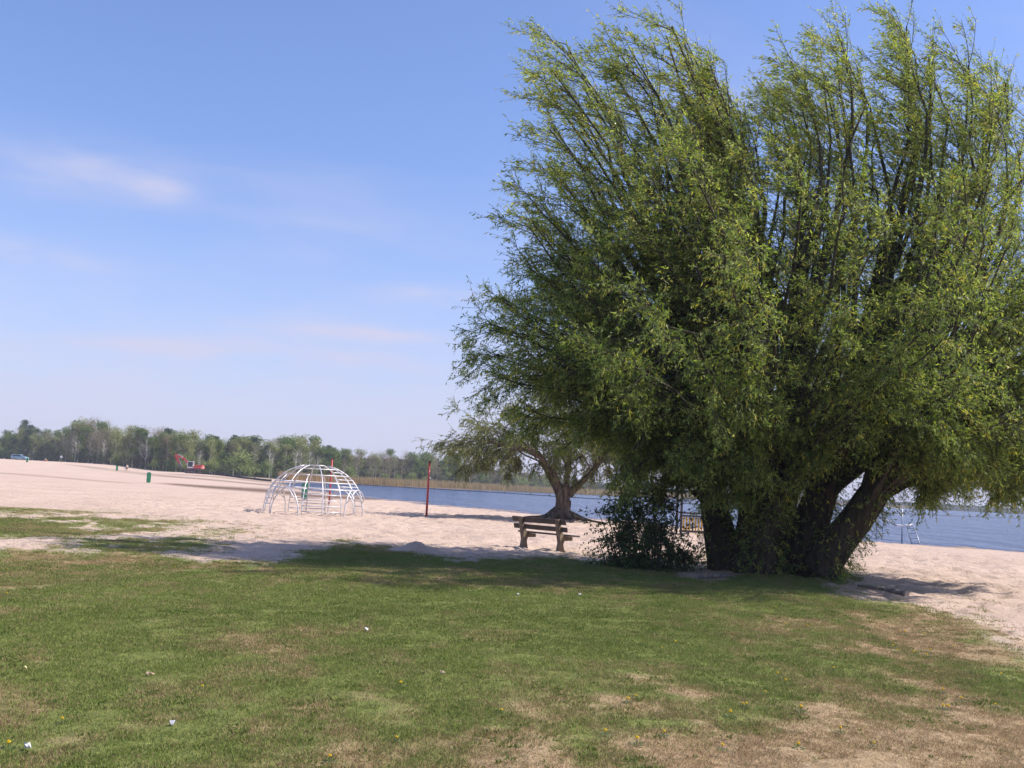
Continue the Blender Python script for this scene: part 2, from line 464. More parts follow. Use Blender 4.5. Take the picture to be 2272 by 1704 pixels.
sand = mix_rgb(N, L, smath(N, L, 'MULTIPLY', A['damp'], ramp(N, L, nm, .15, .5)), sand, (.155, .10, .068))
turf_g = mix_rgb(N, L, ramp(N, L, nf, .3, .7), (.115, .140, .036), (.20, .215, .062))
turf_d = mix_rgb(N, L, ramp(N, L, nf, .3, .7), (.27, .185, .100), (.42, .30, .175))
dryf = smath(N, L, 'ADD', A['dry'], smath(N, L, 'MULTIPLY', smath(N, L, 'SUBTRACT', nm, .5), .9))
turf = mix_rgb(N, L, ramp(N, L, dryf, .25, .75), turf_g, turf_d)
covf = smath(N, L, 'ADD', A['cover'], smath(N, L, 'MULTIPLY', smath(N, L, 'SUBTRACT', nf, .5), .9))
gcol = mix_rgb(N, L, ramp(N, L, covf, .36, .60), sand, turf)
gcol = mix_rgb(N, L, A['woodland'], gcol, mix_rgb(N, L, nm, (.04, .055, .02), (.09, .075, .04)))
L.new(gcol, b.inputs['Base Color'])
b.inputs['Roughness'].default_value = .95; b.inputs['Specular IOR Level'].default_value = .1
hgt = smath(N, L, 'ADD', smath(N, L, 'MULTIPLY', nm, .6), smath(N, L, 'ADD', smath(N, L, 'MULTIPLY', nf, .35), smath(N, L, 'MULTIPLY', nff, .10)))
set_bump(N, L, b, hgt, 1.0, .13)
gme = mesh_np('ground', np.stack([gxf, gyf, gz], 1), gfaces, m, True, None, {'cover': cover, 'dry': dry, 'damp': damp, 'woodland': wood_floor})
tag(link('ground', gme), kind='structure')

# ------------------------------------------------------------------ the lake
wx = axis([(-60, 60, 3)], -400, 1900, 1.12); wy = axis([(40, 300, 4)], 20, 1900, 1.12)
WX, WY = np.meshgrid(wx, wy)
ii = (np.arange(len(wy) - 1)[:, None] * len(wx) + np.arange(len(wx) - 1)[None, :]).ravel()
m, nt, N, L, b = new_mat('lake_water')
tc = N.new('ShaderNodeTexCoord'); mp = N.new('ShaderNodeMapping'); mp.inputs['Scale'].default_value = (1, .30, 1); mp.inputs['Rotation'].default_value = (0, 0, R(18))
L.new(tc.outputs['Object'], mp.inputs['Vector'])
w1 = noise_node(N, L, .9, 6, .65, mp.outputs[0]); w2 = noise_node(N, L, .22, 4, .6, mp.outputs[0]); w3 = noise_node(N, L, .03, 3, .5, mp.outputs[0])
L.new(mix_rgb(N, L, w3, (.018, .055, .16), (.03, .08, .21)), b.inputs['Base Color'])
b.inputs['Roughness'].default_value = .16; b.inputs['IOR'].default_value = 1.33
set_bump(N, L, b, smath(N, L, 'ADD', w1, smath(N, L, 'MULTIPLY', w2, 2.2)), 1.0, 2.2)
wme = mesh_np('lake', np.stack([WX.ravel(), WY.ravel(), np.full(WX.size, WATER_Z)], 1), np.stack([ii, ii + 1, ii + len(wx) + 1, ii + len(wx)], 1), m)
tag(link('lake', wme), kind='structure')

# ------------------------------------------------------------------ trees: helpers
def nrm(v):
    return v / np.maximum(np.linalg.norm(v, axis=-1, keepdims=True), 1e-9)
def rand_unit(n):
    v = RNG.normal(size=(n, 3)); return nrm(v)
def tubes(paths, rad, sides):
    """many tapering tubes at once: paths (n,k,3), rad (n,k)"""
    n, k, _ = paths.shape
    t = np.empty_like(paths); t[:, 1:-1] = paths[:, 2:] - paths[:, :-2]; t[:, 0] = paths[:, 1] - paths[:, 0]; t[:, -1] = paths[:, -1] - paths[:, -2]
    t = nrm(t)
    ref = np.where(np.abs(t[..., 2:3]) < .9, np.array([0, 0, 1.0]), np.array([1.0, 0, 0]))
    a = nrm(np.cross(t, ref)); b = np.cross(t, a)
    ang = np.arange(sides) * 2 * np.pi / sides
    ring = a[:, :, None] * np.cos(ang)[:, None] + b[:, :, None] * np.sin(ang)[:, None]
    v = (paths[:, :, None] + ring * rad[:, :, None, None]).reshape(-1, 3)
    i, j, s = np.meshgrid(np.arange(n), np.arange(k - 1), np.arange(sides), indexing='ij')
    base = (i * k + j) * sides
    s2 = (s + 1) % sides
    f = np.stack([base + s, base + s2, base + sides + s2, base + sides + s], -1).reshape(-1, 4)
    return v, f
def cat(parts):
    v, f, o = [], [], 0
    for a, b in parts:
        v.append(a); f.append(b + o); o += len(a)
    return np.concatenate(v), np.concatenate(f)
def bezier(p0, p1, p2, p3, k):
    t = np.linspace(0, 1, k)[None, :, None]
    return (1 - t) ** 3 * p0[:, None] + 3 * (1 - t) ** 2 * t * p1[:, None] + 3 * (1 - t) * t * t * p2[:, None] + t ** 3 * p3[:, None]
def along(paths, t):
    """points and tangents at parameter t (n,m) on paths (n,k,3)"""
    n, k, _ = paths.shape
    x = np.clip(t, 0, 1) * (k - 1); i = np.minimum(x.astype(int), k - 2); f = (x - i)[..., None]
    r = np.arange(n)[:, None]
    a, b = paths[r, i], paths[r, i + 1]
    return a + (b - a) * f, nrm(b - a)
def leaf_faces(pos, d, up, length, width, fold=.12):
    side = nrm(np.cross(d, up)); n = np.cross(side, d)
    mid = pos + d * (length * .45)[:, None] + n * (width * fold)[:, None]
    v = np.stack([pos, mid + side * (width / 2)[:, None], pos + d * length[:, None] - n * (width * .2)[:, None], mid - side * (width / 2)[:, None]], 1).reshape(-1, 3)
    return v, np.arange(len(v)).reshape(-1, 4)
def catmull(pts, k):
    p = np.array(pts, float); n = len(p)
    p = np.vstack([2 * p[0] - p[1], p, 2 * p[-1] - p[-2]])
    t = np.linspace(0, n - 1 - 1e-6, k); i = t.astype(int); f = (t - i)[:, None]
    a, b, c, d = p[i], p[i + 1], p[i + 2], p[i + 3]
    return .5 * (2 * b + (c - a) * f + (2 * a - 5 * b + 4 * c - d) * f ** 2 + (3 * b - a - 3 * c + d) * f ** 3)
def in_poly(px, py, poly):
    inside = np.zeros(px.shape, bool); best = np.full(px.shape, 1e9); n = len(poly)
    for i in range(n):
        ax, ay = poly[i]; bx, by = poly[(i + 1) % n]
        ex, ey = bx - ax, by - ay
        t = np.clip(((px - ax) * ex + (py - ay) * ey) / (ex * ex + ey * ey + 1e-9), 0, 1)
        best = np.minimum(best, np.hypot(px - ax - t * ex, py - ay - t * ey))
        c = ((ay > py) != (by > py))
        inside ^= c & (px < ax + (py - ay) / (by - ay + 1e-12) * ex)
    return inside, best
def crown_points(poly, n, dist, thick, seed_sd=None):
    """points through a crown whose outline from the lawn is poly (photo pixels), standing dist away, thick metres deep either way"""
    poly = np.array(poly, float); out = []
    lo, hi = poly.min(0), poly.max(0)
    while sum(len(o) for o in out) < n:
        px = RNG.uniform(lo[0], hi[0], 4 * n); py = RNG.uniform(lo[1], hi[1], 4 * n)
        ok, e = in_poly(px, py, poly)
        px, py, e = px[ok], py[ok], e[ok]
        em = e * dist / FPX
        T = thick * np.sqrt(1 - (1 - np.clip(em / (thick * .85), 0, 1)) ** 2)
        u = RNG.uniform(-1, 1, len(px)); u = np.sign(u) * np.abs(u) ** .75
        out.append(at_y(px, py, dist + u * T))
    return np.concatenate(out)[:n]
def displace_bark(v, amt, seed):
    a = fbm(v[:, 0] * 5 + v[:, 1] * 3, v[:, 2] * 1.7, seed, 3) - .5
    b_ = fbm(v[:, 1] * 5 - v[:, 0] * 2, v[:, 2] * 1.7, seed + 9, 3) - .5
    out = v.copy(); out[:, 0] += a * amt; out[:, 1] += b_ * amt
    return out

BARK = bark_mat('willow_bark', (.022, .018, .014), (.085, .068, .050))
BARK2 = bark_mat('shore_tree_bark', (.060, .045, .034), (.20, .155, .115), 7.0)
TWIG = solid('twig_bark', (.050, .040, .028), .85, var=.3)
LEAF = foliage_mat('willow_leaf', .50)
LEAF2 = foliage_mat('shore_tree_leaf', .45)
LEAF3 = foliage_mat('shrub_leaf', .28)

def grow(stems, targets, P):
    """stems: list of (path (k,3), radii (k,)); targets (n,3). Returns wood (v,f) and leaves (pos, dir, up, len, wid, col)"""
    wood, wind = [], P['wind']
    for path, rad in stems:
        v, f = tubes(path[None], rad[None], P.get('sides', 12)); wood.append((displace_bark(v, P['bark'], 3), f))
    n = len(targets)
    tops = np.array([s[0][-1] for s in stems])
    org = np.empty((n, 3)); tan = np.empty((n, 3)); rad0 = np.empty(n)
    for i, T in enumerate(targets):
        sc = np.hypot(tops[:, 0] - T[0], (tops[:, 1] - T[1]) * .8) + RNG.uniform(0, P['stem_mix'], len(stems))
        s = stems[int(np.argmin(sc))]; zmax = s[0][-1, 2]
        zo = np.clip(T[2] * RNG.uniform(*P['fork']), P['zmin'], zmax * .97)
        if T[2] < P['low']: zo = min(RNG.uniform(P['low'] * .8, P['low'] * 1.25), zmax * .95)
        k = int(np.clip(np.searchsorted(s[0][:, 2], zo), 1, len(s[0]) - 1))
        w = np.clip((zo - s[0][k - 1, 2]) / max(s[0][k, 2] - s[0][k - 1, 2], 1e-6), 0, 1)
        org[i] = s[0][k - 1] * (1 - w) + s[0][k] * w; tan[i] = nrm(s[0][k] - s[0][k - 1]); rad0[i] = s[1][k]
    dvec = targets - org; Ln = np.linalg.norm(dvec, axis=1); dn = nrm(dvec)
    hz = np.clip((targets[:, 2] - P['low']) / P['wind_h'], 0, 1)[:, None]
    up = np.array([0, 0, 1.0])
    d0 = nrm(tan * .45 + dn * .8 + up * .30)
    d1 = nrm(dn * .9 + up * (.22 * hz) + wind * hz * .45 - up * (1 - hz) * P['droop'])
    K1 = 9
    L1 = bezier(org, org + d0 * (Ln * .38)[:, None], targets - d1 * (Ln * .30)[:, None], targets, K1)
    L1[:, 1:-1] += RNG.normal(size=(n, K1 - 2, 3)) * .03 * Ln[:, None, None] * .35
    r1 = np.minimum(rad0 * .55, .011 + .0085 * Ln)[:, None] * np.linspace(1, .14, K1)[None]
    wood.append(tubes(L1, r1, 6))
    def side(paths, lens, m, t0, t1, spread, frac, K, rmul, upb, windb, droopb, power=1.0):
        nn = len(paths)
        t = t0 + (t1 - t0) * RNG.uniform(0, 1, (nn, m)) ** power
        p, tg = along(paths, t)
        p, tg = p.reshape(-1, 3), tg.reshape(-1, 3)
        h = np.clip((p[:, 2:3] - P['low']) / P['wind_h'], 0, 1)
        rnd = rand_unit(len(p)); rnd = nrm(rnd - tg * (rnd * tg).sum(1, keepdims=True))
        d = nrm(tg * .8 + rnd * spread * RNG.uniform(.6, 1.2, (len(p), 1)) + up * upb * h + wind * windb * h - up * droopb * (1 - h))
        ln = (np.repeat(lens, m) * frac[0] * (1 - .45 * t.ravel())) * RNG.uniform(.65, 1.25, len(p)) if frac[1] is None else RNG.uniform(frac[0], frac[1], len(p))
        e = nrm(d + wind * windb * h * 1.2 + up * upb * h - up * droopb * 1.3 * (1 - h) + RNG.normal(size=d.shape) * .12)
        q = bezier(p, p + d * (ln * .4)[:, None], p + d * (ln * .45)[:, None] + e * (ln * .30)[:, None], p + d * (ln * .5)[:, None] + e * (ln * .5)[:, None], K)
        return q, ln
    L2, l2 = side(L1, Ln, P['n2'], .26, 1.0, .80, (P['f2'], None), 5, 1, .14, .38, P['droop'] * .5, .62)
    r2 = np.clip(.004 + .0055 * l2, .004, .022)[:, None] * np.linspace(1, .3, 5)[None]
    wood.append(tubes(L2, r2, 4))
    tw = [side(L2, l2, P['n3'], .10, 1.0, .72, P['twig'], 3, 1, .10, .30, P['droop'])[0],
          side(L1, Ln, P['n3b'], .40, 1.0, .85, P['twig'], 3, 1, .10, .30, P['droop'])[0]]
    if P.get('n_tip'):                               # leafy plumes round the branch ends
        tw.append(side(L1, Ln, P['n_tip'], .72, 1.0, 1.15, (.18, .42), 3, 1, .15, .45, P['droop'] * .6)[0])
        tw.append(side(L2, l2, 3, .70, 1.0, 1.1, (.14, .32), 3, 1, .12, .40, P['droop'] * .6)[0])
    if P['n_stem']:
        sp = [side(s[0][None], np.array([1.0]), P['n_stem'], P['stem_t0'], 1.0, 1.3, P['twig'], 3, 1, .2, .1, .8)[0] for s in stems]
        for k, s in enumerate(sp): tw.append(s + nrm(s[:, 2:3] - s[:, :1]) * .18)
    tw = np.concatenate(tw)
    tv, tf = tubes(tw[:, ::2], np.full((len(tw), 2), P['twig_r']) * np.array([1, .4]), 3)
    wood.append((tv, tf))
    m = P['leaves']
    t = RNG.uniform(.05, 1.0, (len(tw), m))
    p, tg = along(tw, t); p, tg = p.reshape(-1, 3), tg.reshape(-1, 3)
    h = np.clip((p[:, 2:3] - P['low']) / P['wind_h'], 0, 1)
    d = nrm(tg * .55 + rand_unit(len(p)) * .75 + wind * .45 * h - up * (.28 - .12 * h))
    ln = RNG.uniform(*P['leaf_l'], len(p)); wd = ln * RNG.uniform(*P['leaf_w'], len(p))
    base = np.array(P['cols'])
    twc = RNG.uniform(0, 1, len(tw)); pick = (twc[:, None] * .65 + RNG.uniform(0, 1, (len(tw), m)) * .35).ravel()
    x = pick * (len(base) - 1); i = np.minimum(x.astype(int), len(base) - 2); f = (x - i)[:, None]
    col = base[i] * (1 - f) + base[i + 1] * f
    col = col * (1 + np.array([.24, .18, .10]) * np.clip((p[:, 2:3] - P['low']) / P['wind_h'], 0, 1.3) * P.get('fresh', 0))   # leaves paler and yellower higher up
    # hanging catkins on some twigs
    cat_tw = RNG.uniform(0, 1, len(tw)) < P['catkin'] * (.5 + 1.0 * fbm(tw[:, 0, 0] * .8 + tw[:, 0, 1] * .3, tw[:, 0, 2] * .8, 77, 2)) * np.clip(.35 + .75 * (tw[:, 0, 2] - P['low']) / P['wind_h'], .3, 1.2)
    is_c = np.repeat(cat_tw, m) & (RNG.uniform(0, 1, len(p)) < .6)
    cc = np.array(P['catcol']) * RNG.uniform(.75, 1.2, (len(p), 1))
    col = np.where(is_c[:, None], cc, col) * RNG.uniform(.82, 1.18, (len(p), 1))
    d = np.where(is_c[:, None], nrm(d - up * .9), d); wd = np.where(is_c, ln * .22, wd)
    v, fc = leaf_faces(p, d, rand_unit(len(p)), ln, wd)
    return cat(wood[:len(stems)]), cat(wood[len(stems):]), (v, fc, np.repeat(col, 4, axis=0))

def tree_object(root, wood, twigs, leaves, bark, twig_mat, leaf_mat, trunk_name='trunk'):
    o = np.array(root.location)
    link(trunk_name, mesh_np('trunk', wood[0] - o, wood[1], bark, True), root)
    link('branches', mesh_np('branches', twigs[0] - o, twigs[1], twig_mat, True), root)
    link('crown', mesh_np('crown', leaves[0] - o, leaves[1], leaf_mat, False, leaves[2]), root)

# ------------------------------------------------------------------ the big willow
def stem_px(pts, rads, k=22, sink=.25):
    """pts: (px, py, distance) up the stem's middle; rads in metres"""
    p = np.array([at_y(a, b_, d) for a, b_, d in pts]); p[0, 2] = float(ground_z(p[0, 0], p[0, 1])) - .02
    path = catmull(p, k); rad = np.interp(np.linspace(0, 1, k), np.linspace(0, 1, len(rads)), rads)
    low = np.array([path[0] - (path[1] - path[0]) * .15 - np.array([0, 0, d_]) for d_ in (.75, .30)])     # the stem goes on down into the soil
    return np.vstack([low, path]), np.r_[rad[0] * 1.35, rad[0] * 1.22, rad]
WS = [stem_px([(1618, 1256, 23.1), (1592, 1160, 23.2), (1574, 1040, 23.4), (1555, 880, 23.6), (1530, 700, 23.8), (1490, 520, 24)], [.48, .34, .29, .24, .17, .07]),
      stem_px([(1662, 1262, 22.7), (1668, 1150, 22.6), (1672, 1010, 22.4), (1660, 850, 22.2), (1640, 640, 22), (1600, 430, 21.8)], [.46, .32, .27, .22, .16, .06]),
      stem_px([(1720, 1268, 23.0), (1735, 1160, 23.2), (1748, 1020, 23.6), (1752, 860, 24.0), (1765, 660, 24.2), (1780, 460, 24.4)], [.45, .32, .26, .22, .15, .06]),
      stem_px([(1775, 1272, 22.5), (1800, 1160, 22.6), (1834, 1062, 22.7), (1866, 960, 22.8), (1905, 800, 22.8), (1960, 560, 22.6)], [.48, .40, .36, .31, .21, .07]),
      stem_px([(1808, 1282, 21.9), (1852, 1212, 21.7), (1922, 1122, 21.5), (1972, 1035, 21.4), (2010, 900, 21.3), (2070, 640, 21.2)], [.44, .36, .33, .29, .20, .07]),
      stem_px([(1690, 1270, 22.1), (1700, 1190, 21.9), (1716, 1080, 21.6), (1736, 930, 21.2), (1780, 740, 20.8), (1840, 520, 20.6)], [.36, .28, .23, .18, .13, .05])]
BODY = [(1400, 1085), (1350, 1010), (1290, 940), (1220, 870), (1160, 800), (1135, 760), (1165, 700), (1180, 650), (1215, 610), (1220, 530), (1230, 460), (1260, 410), (1285, 370), (1255, 290), (1250, 210), (1295, 190),
        (1350, 240), (1405, 180), (1450, 230), (1490, 140), (1540, 120), (1605, 200), (1655, 250), (1720, 250), (1790, 200), (1865, 160), (1920, 250), (1985, 210), (2030, 140), (2085, 220), (2150, 210), (2205, 270),
        (2280, 330), (2400, 450), (2490, 620), (2530, 850), (2510, 1010), (2430, 1050), (2290, 1060), (2190, 1075), (2090, 1085), (2020, 1040), (1930, 960), (1840, 950), (1740, 1080), (1650, 1110), (1540, 1080), (1460, 1090)]
TIPS = [(1222, 75), (1195, 140), (1205, 250), (1368, 95), (1335, 130), (1455, 25), (1485, 45), (1540, 120), (1570, 160), (1745, 130), (1700, 175), (1835, 70), (1800, 110), (1850, 110), (1975, 25), (1990, 90), (2035, 100), (2125, 115), (2165, 180),
        (2205, 160), (2258, 240), (1160, 345), (1110, 405), (1115, 470), (1105, 560), (1062, 635), (1018, 690), (1008, 757), (1030, 800), (1085, 880)]
tips = np.array([at_y(a + (70 if a < 1180 else 30) + RNG.normal() * 8, b_ + 22 + abs(RNG.normal()) * 18, 22.6 + RNG.uniform(-2.2, 2.2)) for a, b_ in TIPS for _ in range(3)])
SKIRT = [(1340, 1040), (1420, 1090), (1520, 1080), (1600, 1110), (1690, 1160), (1760, 1130), (1830, 1040), (1870, 980), (1800, 930), (1500, 940)]
SKIRT_R = [(1965, 1050), (2060, 1110), (2200, 1100), (2420, 1075), (2420, 980), (1980, 970)]
WT = np.concatenate([crown_points(BODY, 300, 22.2, 6.2), tips, crown_points(SKIRT, 40, 21.6, 3.2), crown_points([(1130, 760), (1190, 640), (1260, 520), (1360, 700), (1420, 960), (1300, 900)], 42, 22.2, 4.5), crown_points(SKIRT_R, 34, 21.8, 4.0)])
PW = dict(fresh=1.0, n_tip=22, wind=np.array([-1.0, .05, .05]), stem_mix=2.2, fork=(.12, .42), zmin=1.3, low=3.2, wind_h=6.0, droop=.34, n2=10, f2=.22, n3=9, n3b=20, twig=(.28, .62), twig_r=.0045,
          n_stem=620, stem_t0=.10, leaves=10, leaf_l=(.045, .118), leaf_w=(.20, .30), bark=.10, catkin=.36, catcol=(.60, .54, .13),
          cols=[(.090, .150, .048), (.145, .215, .062), (.22, .295, .084), (.345, .405, .130), (.42, .46, .22)])
root = thing('willow_tree', 'large many-stemmed willow bent by wind, with yellow catkins, on the lawn edge', 'tree', gp(WILLOW_XY[0], WILLOW_XY[1]))
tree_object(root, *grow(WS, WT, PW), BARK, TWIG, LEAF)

# ------------------------------------------------------------------ the older tree by the water, with bare roots
Y2 = SHORE_TREE_Y
S2 = [stem_px([(1243, 1160, Y2), (1246, 1130, Y2), (1248, 1100, Y2), (1238, 1075, Y2), (1222, 1040, Y2 - .6), (1180, 1000, Y2 - 1.2), (1120, 985, Y2 - 1.6), (1060, 975, Y2 - 1.9)], [0.336, 0.276, 0.255, 0.181, 0.134, 0.108, 0.081, 0.034], 18, .2),
      stem_px([(1247, 1160, Y2), (1250, 1130, Y2), (1254, 1100, Y2), (1256, 1070, Y2), (1262, 1020, Y2 + .8), (1255, 960, Y2 + 1.4), (1240, 900, Y2 + 1.6)], [0.323, 0.269, 0.255, 0.181, 0.128, 0.087, 0.034], 16, .2),
      stem_px([(1251, 1160, Y2), (1254, 1130, Y2), (1262, 1098, Y2), (1285, 1075, Y2), (1315, 1045, Y2 - .4), (1350, 1000, Y2 - .8), (1385, 960, Y2 - 1.0)], [0.309, 0.255, 0.235, 0.161, 0.121, 0.081, 0.034], 16, .2),
      stem_px([(1240, 1160, Y2 + .1), (1242, 1128, Y2 + .1), (1242, 1098, Y2 + .2), (1226, 1070, Y2 + .6), (1205, 1030, Y2 + 1.2), (1170, 960, Y2 + 1.8), (1130, 920, Y2 + 2.0)], [0.296, 0.242, 0.215, 0.148, 0.114, 0.074, 0.034], 16, .2)]
BODY2 = [(990, 920), (1030, 880), (1110, 870), (1180, 850), (1280, 850), (1380, 880), (1450, 950), (1440, 1040), (1380, 1085), (1310, 1080), (1230, 1050), (1170, 1045), (1090, 1060), (1010, 1065), (970, 1040), (975, 980)]
P2 = dict(wind=np.array([-.6, 0, .1]), stem_mix=1.5, fork=(.5, .8), zmin=1.5, low=3.6, wind_h=6.0, droop=.42, n2=7, f2=.28, n3=7, n3b=9, twig=(.30, .75), twig_r=.008,
          n_stem=0, stem_t0=.4, leaves=11, leaf_l=(.07, .12), leaf_w=(.32, .45), bark=.05, catkin=.05, catcol=(.34, .31, .12), sides=14,
          cols=[(.150, .180, .075), (.200, .230, .095), (.250, .275, .120), (.300, .315, .160)])
root = thing('shore_tree', 'squat old tree with bare roots and a thick forked trunk beside the water', 'tree', gp(SHORE_TREE[0], SHORE_TREE[1]))
tree_object(root, *grow(S2, crown_points(BODY2, 130, Y2, 4.2), P2), BARK2, solid('shore_twig', (.12, .092, .068), .85, var=.3), LEAF2)
for a, ln, r0 in ((-168, 1.6, .13), (-145, 1.0, .11), (-110, 1.1, .12), (-62, 1.3, .12), (-25, 2.3, .13), (-8, 1.9, .12), (25, 1.2, .11), (170, 1.2, .12)):
    pts, rr = [], []
    for k in range(9):
        t = k / 8; q = R(a) + .35 * math.sin(3 * t + a); d = .22 + ln * t
        x, y = SHORE_TREE[0] + math.cos(q) * d, SHORE_TREE[1] + math.sin(q) * d
        pts.append((x, y, float(ground_z(x, y)) + .40 * (1 - t) ** 3 + .07 * math.sin(t * 7 + a) * (1 - t) + .02)); rr.append(r0 * (1 - t) ** .8 + .022)
    o = MB().tube([np.array(p) - np.array(root.location) for p in pts], rr, 8).build('root', BARK2, root, True)

# ------------------------------------------------------------------ the dark shrub at the willow's foot
SHRUB = on_ground(1435, 1262)
root = thing('shrub', 'dark broad-leaved shrub at the foot of the willow, next to the bench', 'shrub', SHRUB)
stems = []
for i in range(34):
    a = RNG.uniform(0, 2 * np.pi); rr = RNG.uniform(.05, 1.0); b0 = np.array([SHRUB[0] + math.cos(a) * rr, SHRUB[1] + math.sin(a) * rr * .7, SHRUB[2] - .1])
    top = b0 + np.array([math.cos(a) * RNG.uniform(.1, .6) - .1, math.sin(a) * RNG.uniform(.1, .5), RNG.uniform(.4, 1.75) * (1.1 - .45 * rr)])
    stems.append((catmull([b0, b0 + (top - b0) * .5 + np.array([0, 0, .1]), top], 8), np.linspace(.018, .006, 8)))
SHRUB_POLY = [(1350, 1245), (1375, 1215), (1352, 1190), (1375, 1165), (1355, 1130), (1385, 1090), (1430, 1110), (1470, 1080), (1500, 1130), (1480, 1180), (1520, 1215), (1545, 1238), (1490, 1258), (1400, 1262)]
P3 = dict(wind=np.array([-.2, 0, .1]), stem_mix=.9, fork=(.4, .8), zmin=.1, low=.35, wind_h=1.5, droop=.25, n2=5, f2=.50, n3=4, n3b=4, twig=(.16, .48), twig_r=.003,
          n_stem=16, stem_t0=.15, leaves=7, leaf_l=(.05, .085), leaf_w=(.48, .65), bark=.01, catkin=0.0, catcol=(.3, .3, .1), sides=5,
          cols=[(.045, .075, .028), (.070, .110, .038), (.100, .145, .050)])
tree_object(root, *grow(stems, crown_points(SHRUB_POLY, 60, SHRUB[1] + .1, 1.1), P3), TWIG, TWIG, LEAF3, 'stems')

# ------------------------------------------------------------------ the wood beyond the beach: every tree a thing, built from a few kinds
FOREST_LEAF = foliage_mat('woodland_leaf', .30)
PALE_BARK = solid('birch_bark', (.52, .49, .45), .8, var=.25, scale=3, dirt=(.10, .09, .08))
DARK_BARK = solid('woodland_bark', (.085, .068, .055), .9, var=.3, scale=3)
GREY_BARK = solid('bare_tree_bark', (.30, .265, .235), .9, var=.25, scale=3)
def wood_tree(kind, seed):
    """trunk and crown meshes about 10 m high"""
    r = np.random.default_rng(seed)
    k = dict(
        green=dict(h=10, cr=2.6, c0=1.6, n=1900, s=.40, cols=[(.060, .088, .022), (.090, .118, .030), (.125, .150, .045)], bark=DARK_BARK, tr=.16),
        pale=dict(h=10, cr=2.3, c0=2.2, n=1300, s=.34, cols=[(.110, .125, .045), (.150, .160, .060), (.185, .185, .085)], bark=PALE_BARK, tr=.11),
        pine=dict(h=11, cr=2.0, c0=4.0, n=1500, s=.36, cols=[(.022, .042, .022), (.035, .058, .028), (.055, .075, .035)], bark=DARK_BARK, tr=.16),
        brown=dict(h=10.5, cr=2.6, c0=2.0, n=1500, s=.26, cols=[(.120, .090, .066), (.150, .115, .085), (.135, .125, .070)], bark=GREY_BARK, tr=.15),
        bare=dict(h=10, cr=2.4, c0=3.0, n=330, s=.24, cols=[(.20, .17, .13), (.16, .15, .09)], bark=PALE_BARK, tr=.13),
        bush=dict(h=3.8, cr=2.3, c0=.0, n=1100, s=.32, cols=[(.085, .115, .032), (.125, .150, .048), (.160, .180, .070)], bark=DARK_BARK, tr=.07),
        scrub=dict(h=3.4, cr=2.0, c0=.0, n=900, s=.28, cols=[(.070, .066, .045), (.095, .090, .052), (.085, .105, .040)], bark=DARK_BARK, tr=.07))[kind]
    k['n'] = int(k['n'] * 1.7); k['s'] *= .78
    h, cr, c0 = k['h'], k['cr'], k['c0']
    lean = r.uniform(-.4, .4, 2)
    zs = np.linspace(-.3, h * .93, 7)
    path = np.stack([lean[0] * (zs / h) ** 2 + r.normal(size=7) * .05, lean[1] * (zs / h) ** 2, zs], 1)
    wood = [tubes(path[None], (k['tr'] * np.linspace(1.25, .18, 7))[None], 6)]
    nb = 26 if kind == 'bare' else (14 if kind in ('brown', 'pale') else 9)
    ends = []
    for i in range(nb):
        z0 = r.uniform(c0 * .8 + .3, h * .85); a = r.uniform(0, 2 * np.pi)
        f = (z0 - c0) / max(h - c0, .1)
        ln = cr * (1.0 - .55 * f) * r.uniform(.7, 1.15)
        p0 = np.array([np.interp(z0, zs, path[:, 0]), np.interp(z0, zs, path[:, 1]), z0])
        e = p0 + np.array([math.cos(a) * ln * .8, math.sin(a) * ln * .8, ln * r.uniform(.5, 1.1)])
        mid = (p0 + e) / 2 + np.array([0, 0, -.12 * ln])
        wood.append(tubes(catmull([p0, mid, e], 5)[None], (k['tr'] * np.linspace(.42, .10, 5))[None], 4)); ends.append((p0, e))
    # crown: leaf clumps through several lobes round the branch ends
    lobes = []
    for p0, e in ends: lobes += [(e, cr * r.uniform(.26, .42)), ((p0 + e) / 2, cr * r.uniform(.22, .36))]
    lobes += [(np.array([lean[0], lean[1], h - .4]) + r.normal(size=3) * .3, cr * .42) for _ in range(3)]
    if kind in ('bush', 'scrub'): lobes += [(np.array([r.uniform(-1, 1) * cr * .75, r.uniform(-1, 1) * cr * .75, r.uniform(.3, h * .7)]), cr * r.uniform(.25, .4)) for _ in range(12)]
    if kind == 'pine': lobes = [(np.array([lean[0] * .6 + math.cos(a) * q, lean[1] * .6 + math.sin(a) * q, z]), .75) for z in np.linspace(c0, h - .6, 9) for a, q in zip(r.uniform(0, 6.28, 3), r.uniform(.1, 1, 3) * cr * (1.05 - .75 * (z - c0) / (h - c0)))] + [(np.array([lean[0], lean[1], h - .3]), .5)]
    li = r.integers(0, len(lobes), k['n'])
    C = np.array([l[0] for l in lobes])[li]; rad = np.array([l[1] for l in lobes])[li]
    u = nrm(r.normal(size=(k['n'], 3))) * (r.uniform(0, 1, (k['n'], 1)) ** .45) * rad[:, None] * 1.25
    pos = C + u * np.array([1, 1, .8]); pos[:, 2] = np.maximum(pos[:, 2], .05)
    d = nrm(r.normal(size=pos.shape) + np.array([0, 0, .2])); up = nrm(r.normal(size=pos.shape))
    ln = k['s'] * r.uniform(.7, 1.4, k['n'])
    base = np.array(k['cols']); col = 1.85 * base[r.integers(0, len(base), len(lobes))][li] * r.uniform(.8, 1.2, (k['n'], 1))
    v, f = leaf_faces(pos, d, up, ln, ln * (.5 if kind not in ('brown', 'bare') else .3))
    wv, wf = cat(wood)
    return mesh_np(kind + '_trunk', wv, wf, k['bark'], True), mesh_np(kind + '_crown', v, f, FOREST_LEAF, False, np.repeat(col, 4, axis=0))
KINDS = ['green', 'pale', 'pine', 'brown', 'bare', 'bush', 'scrub']
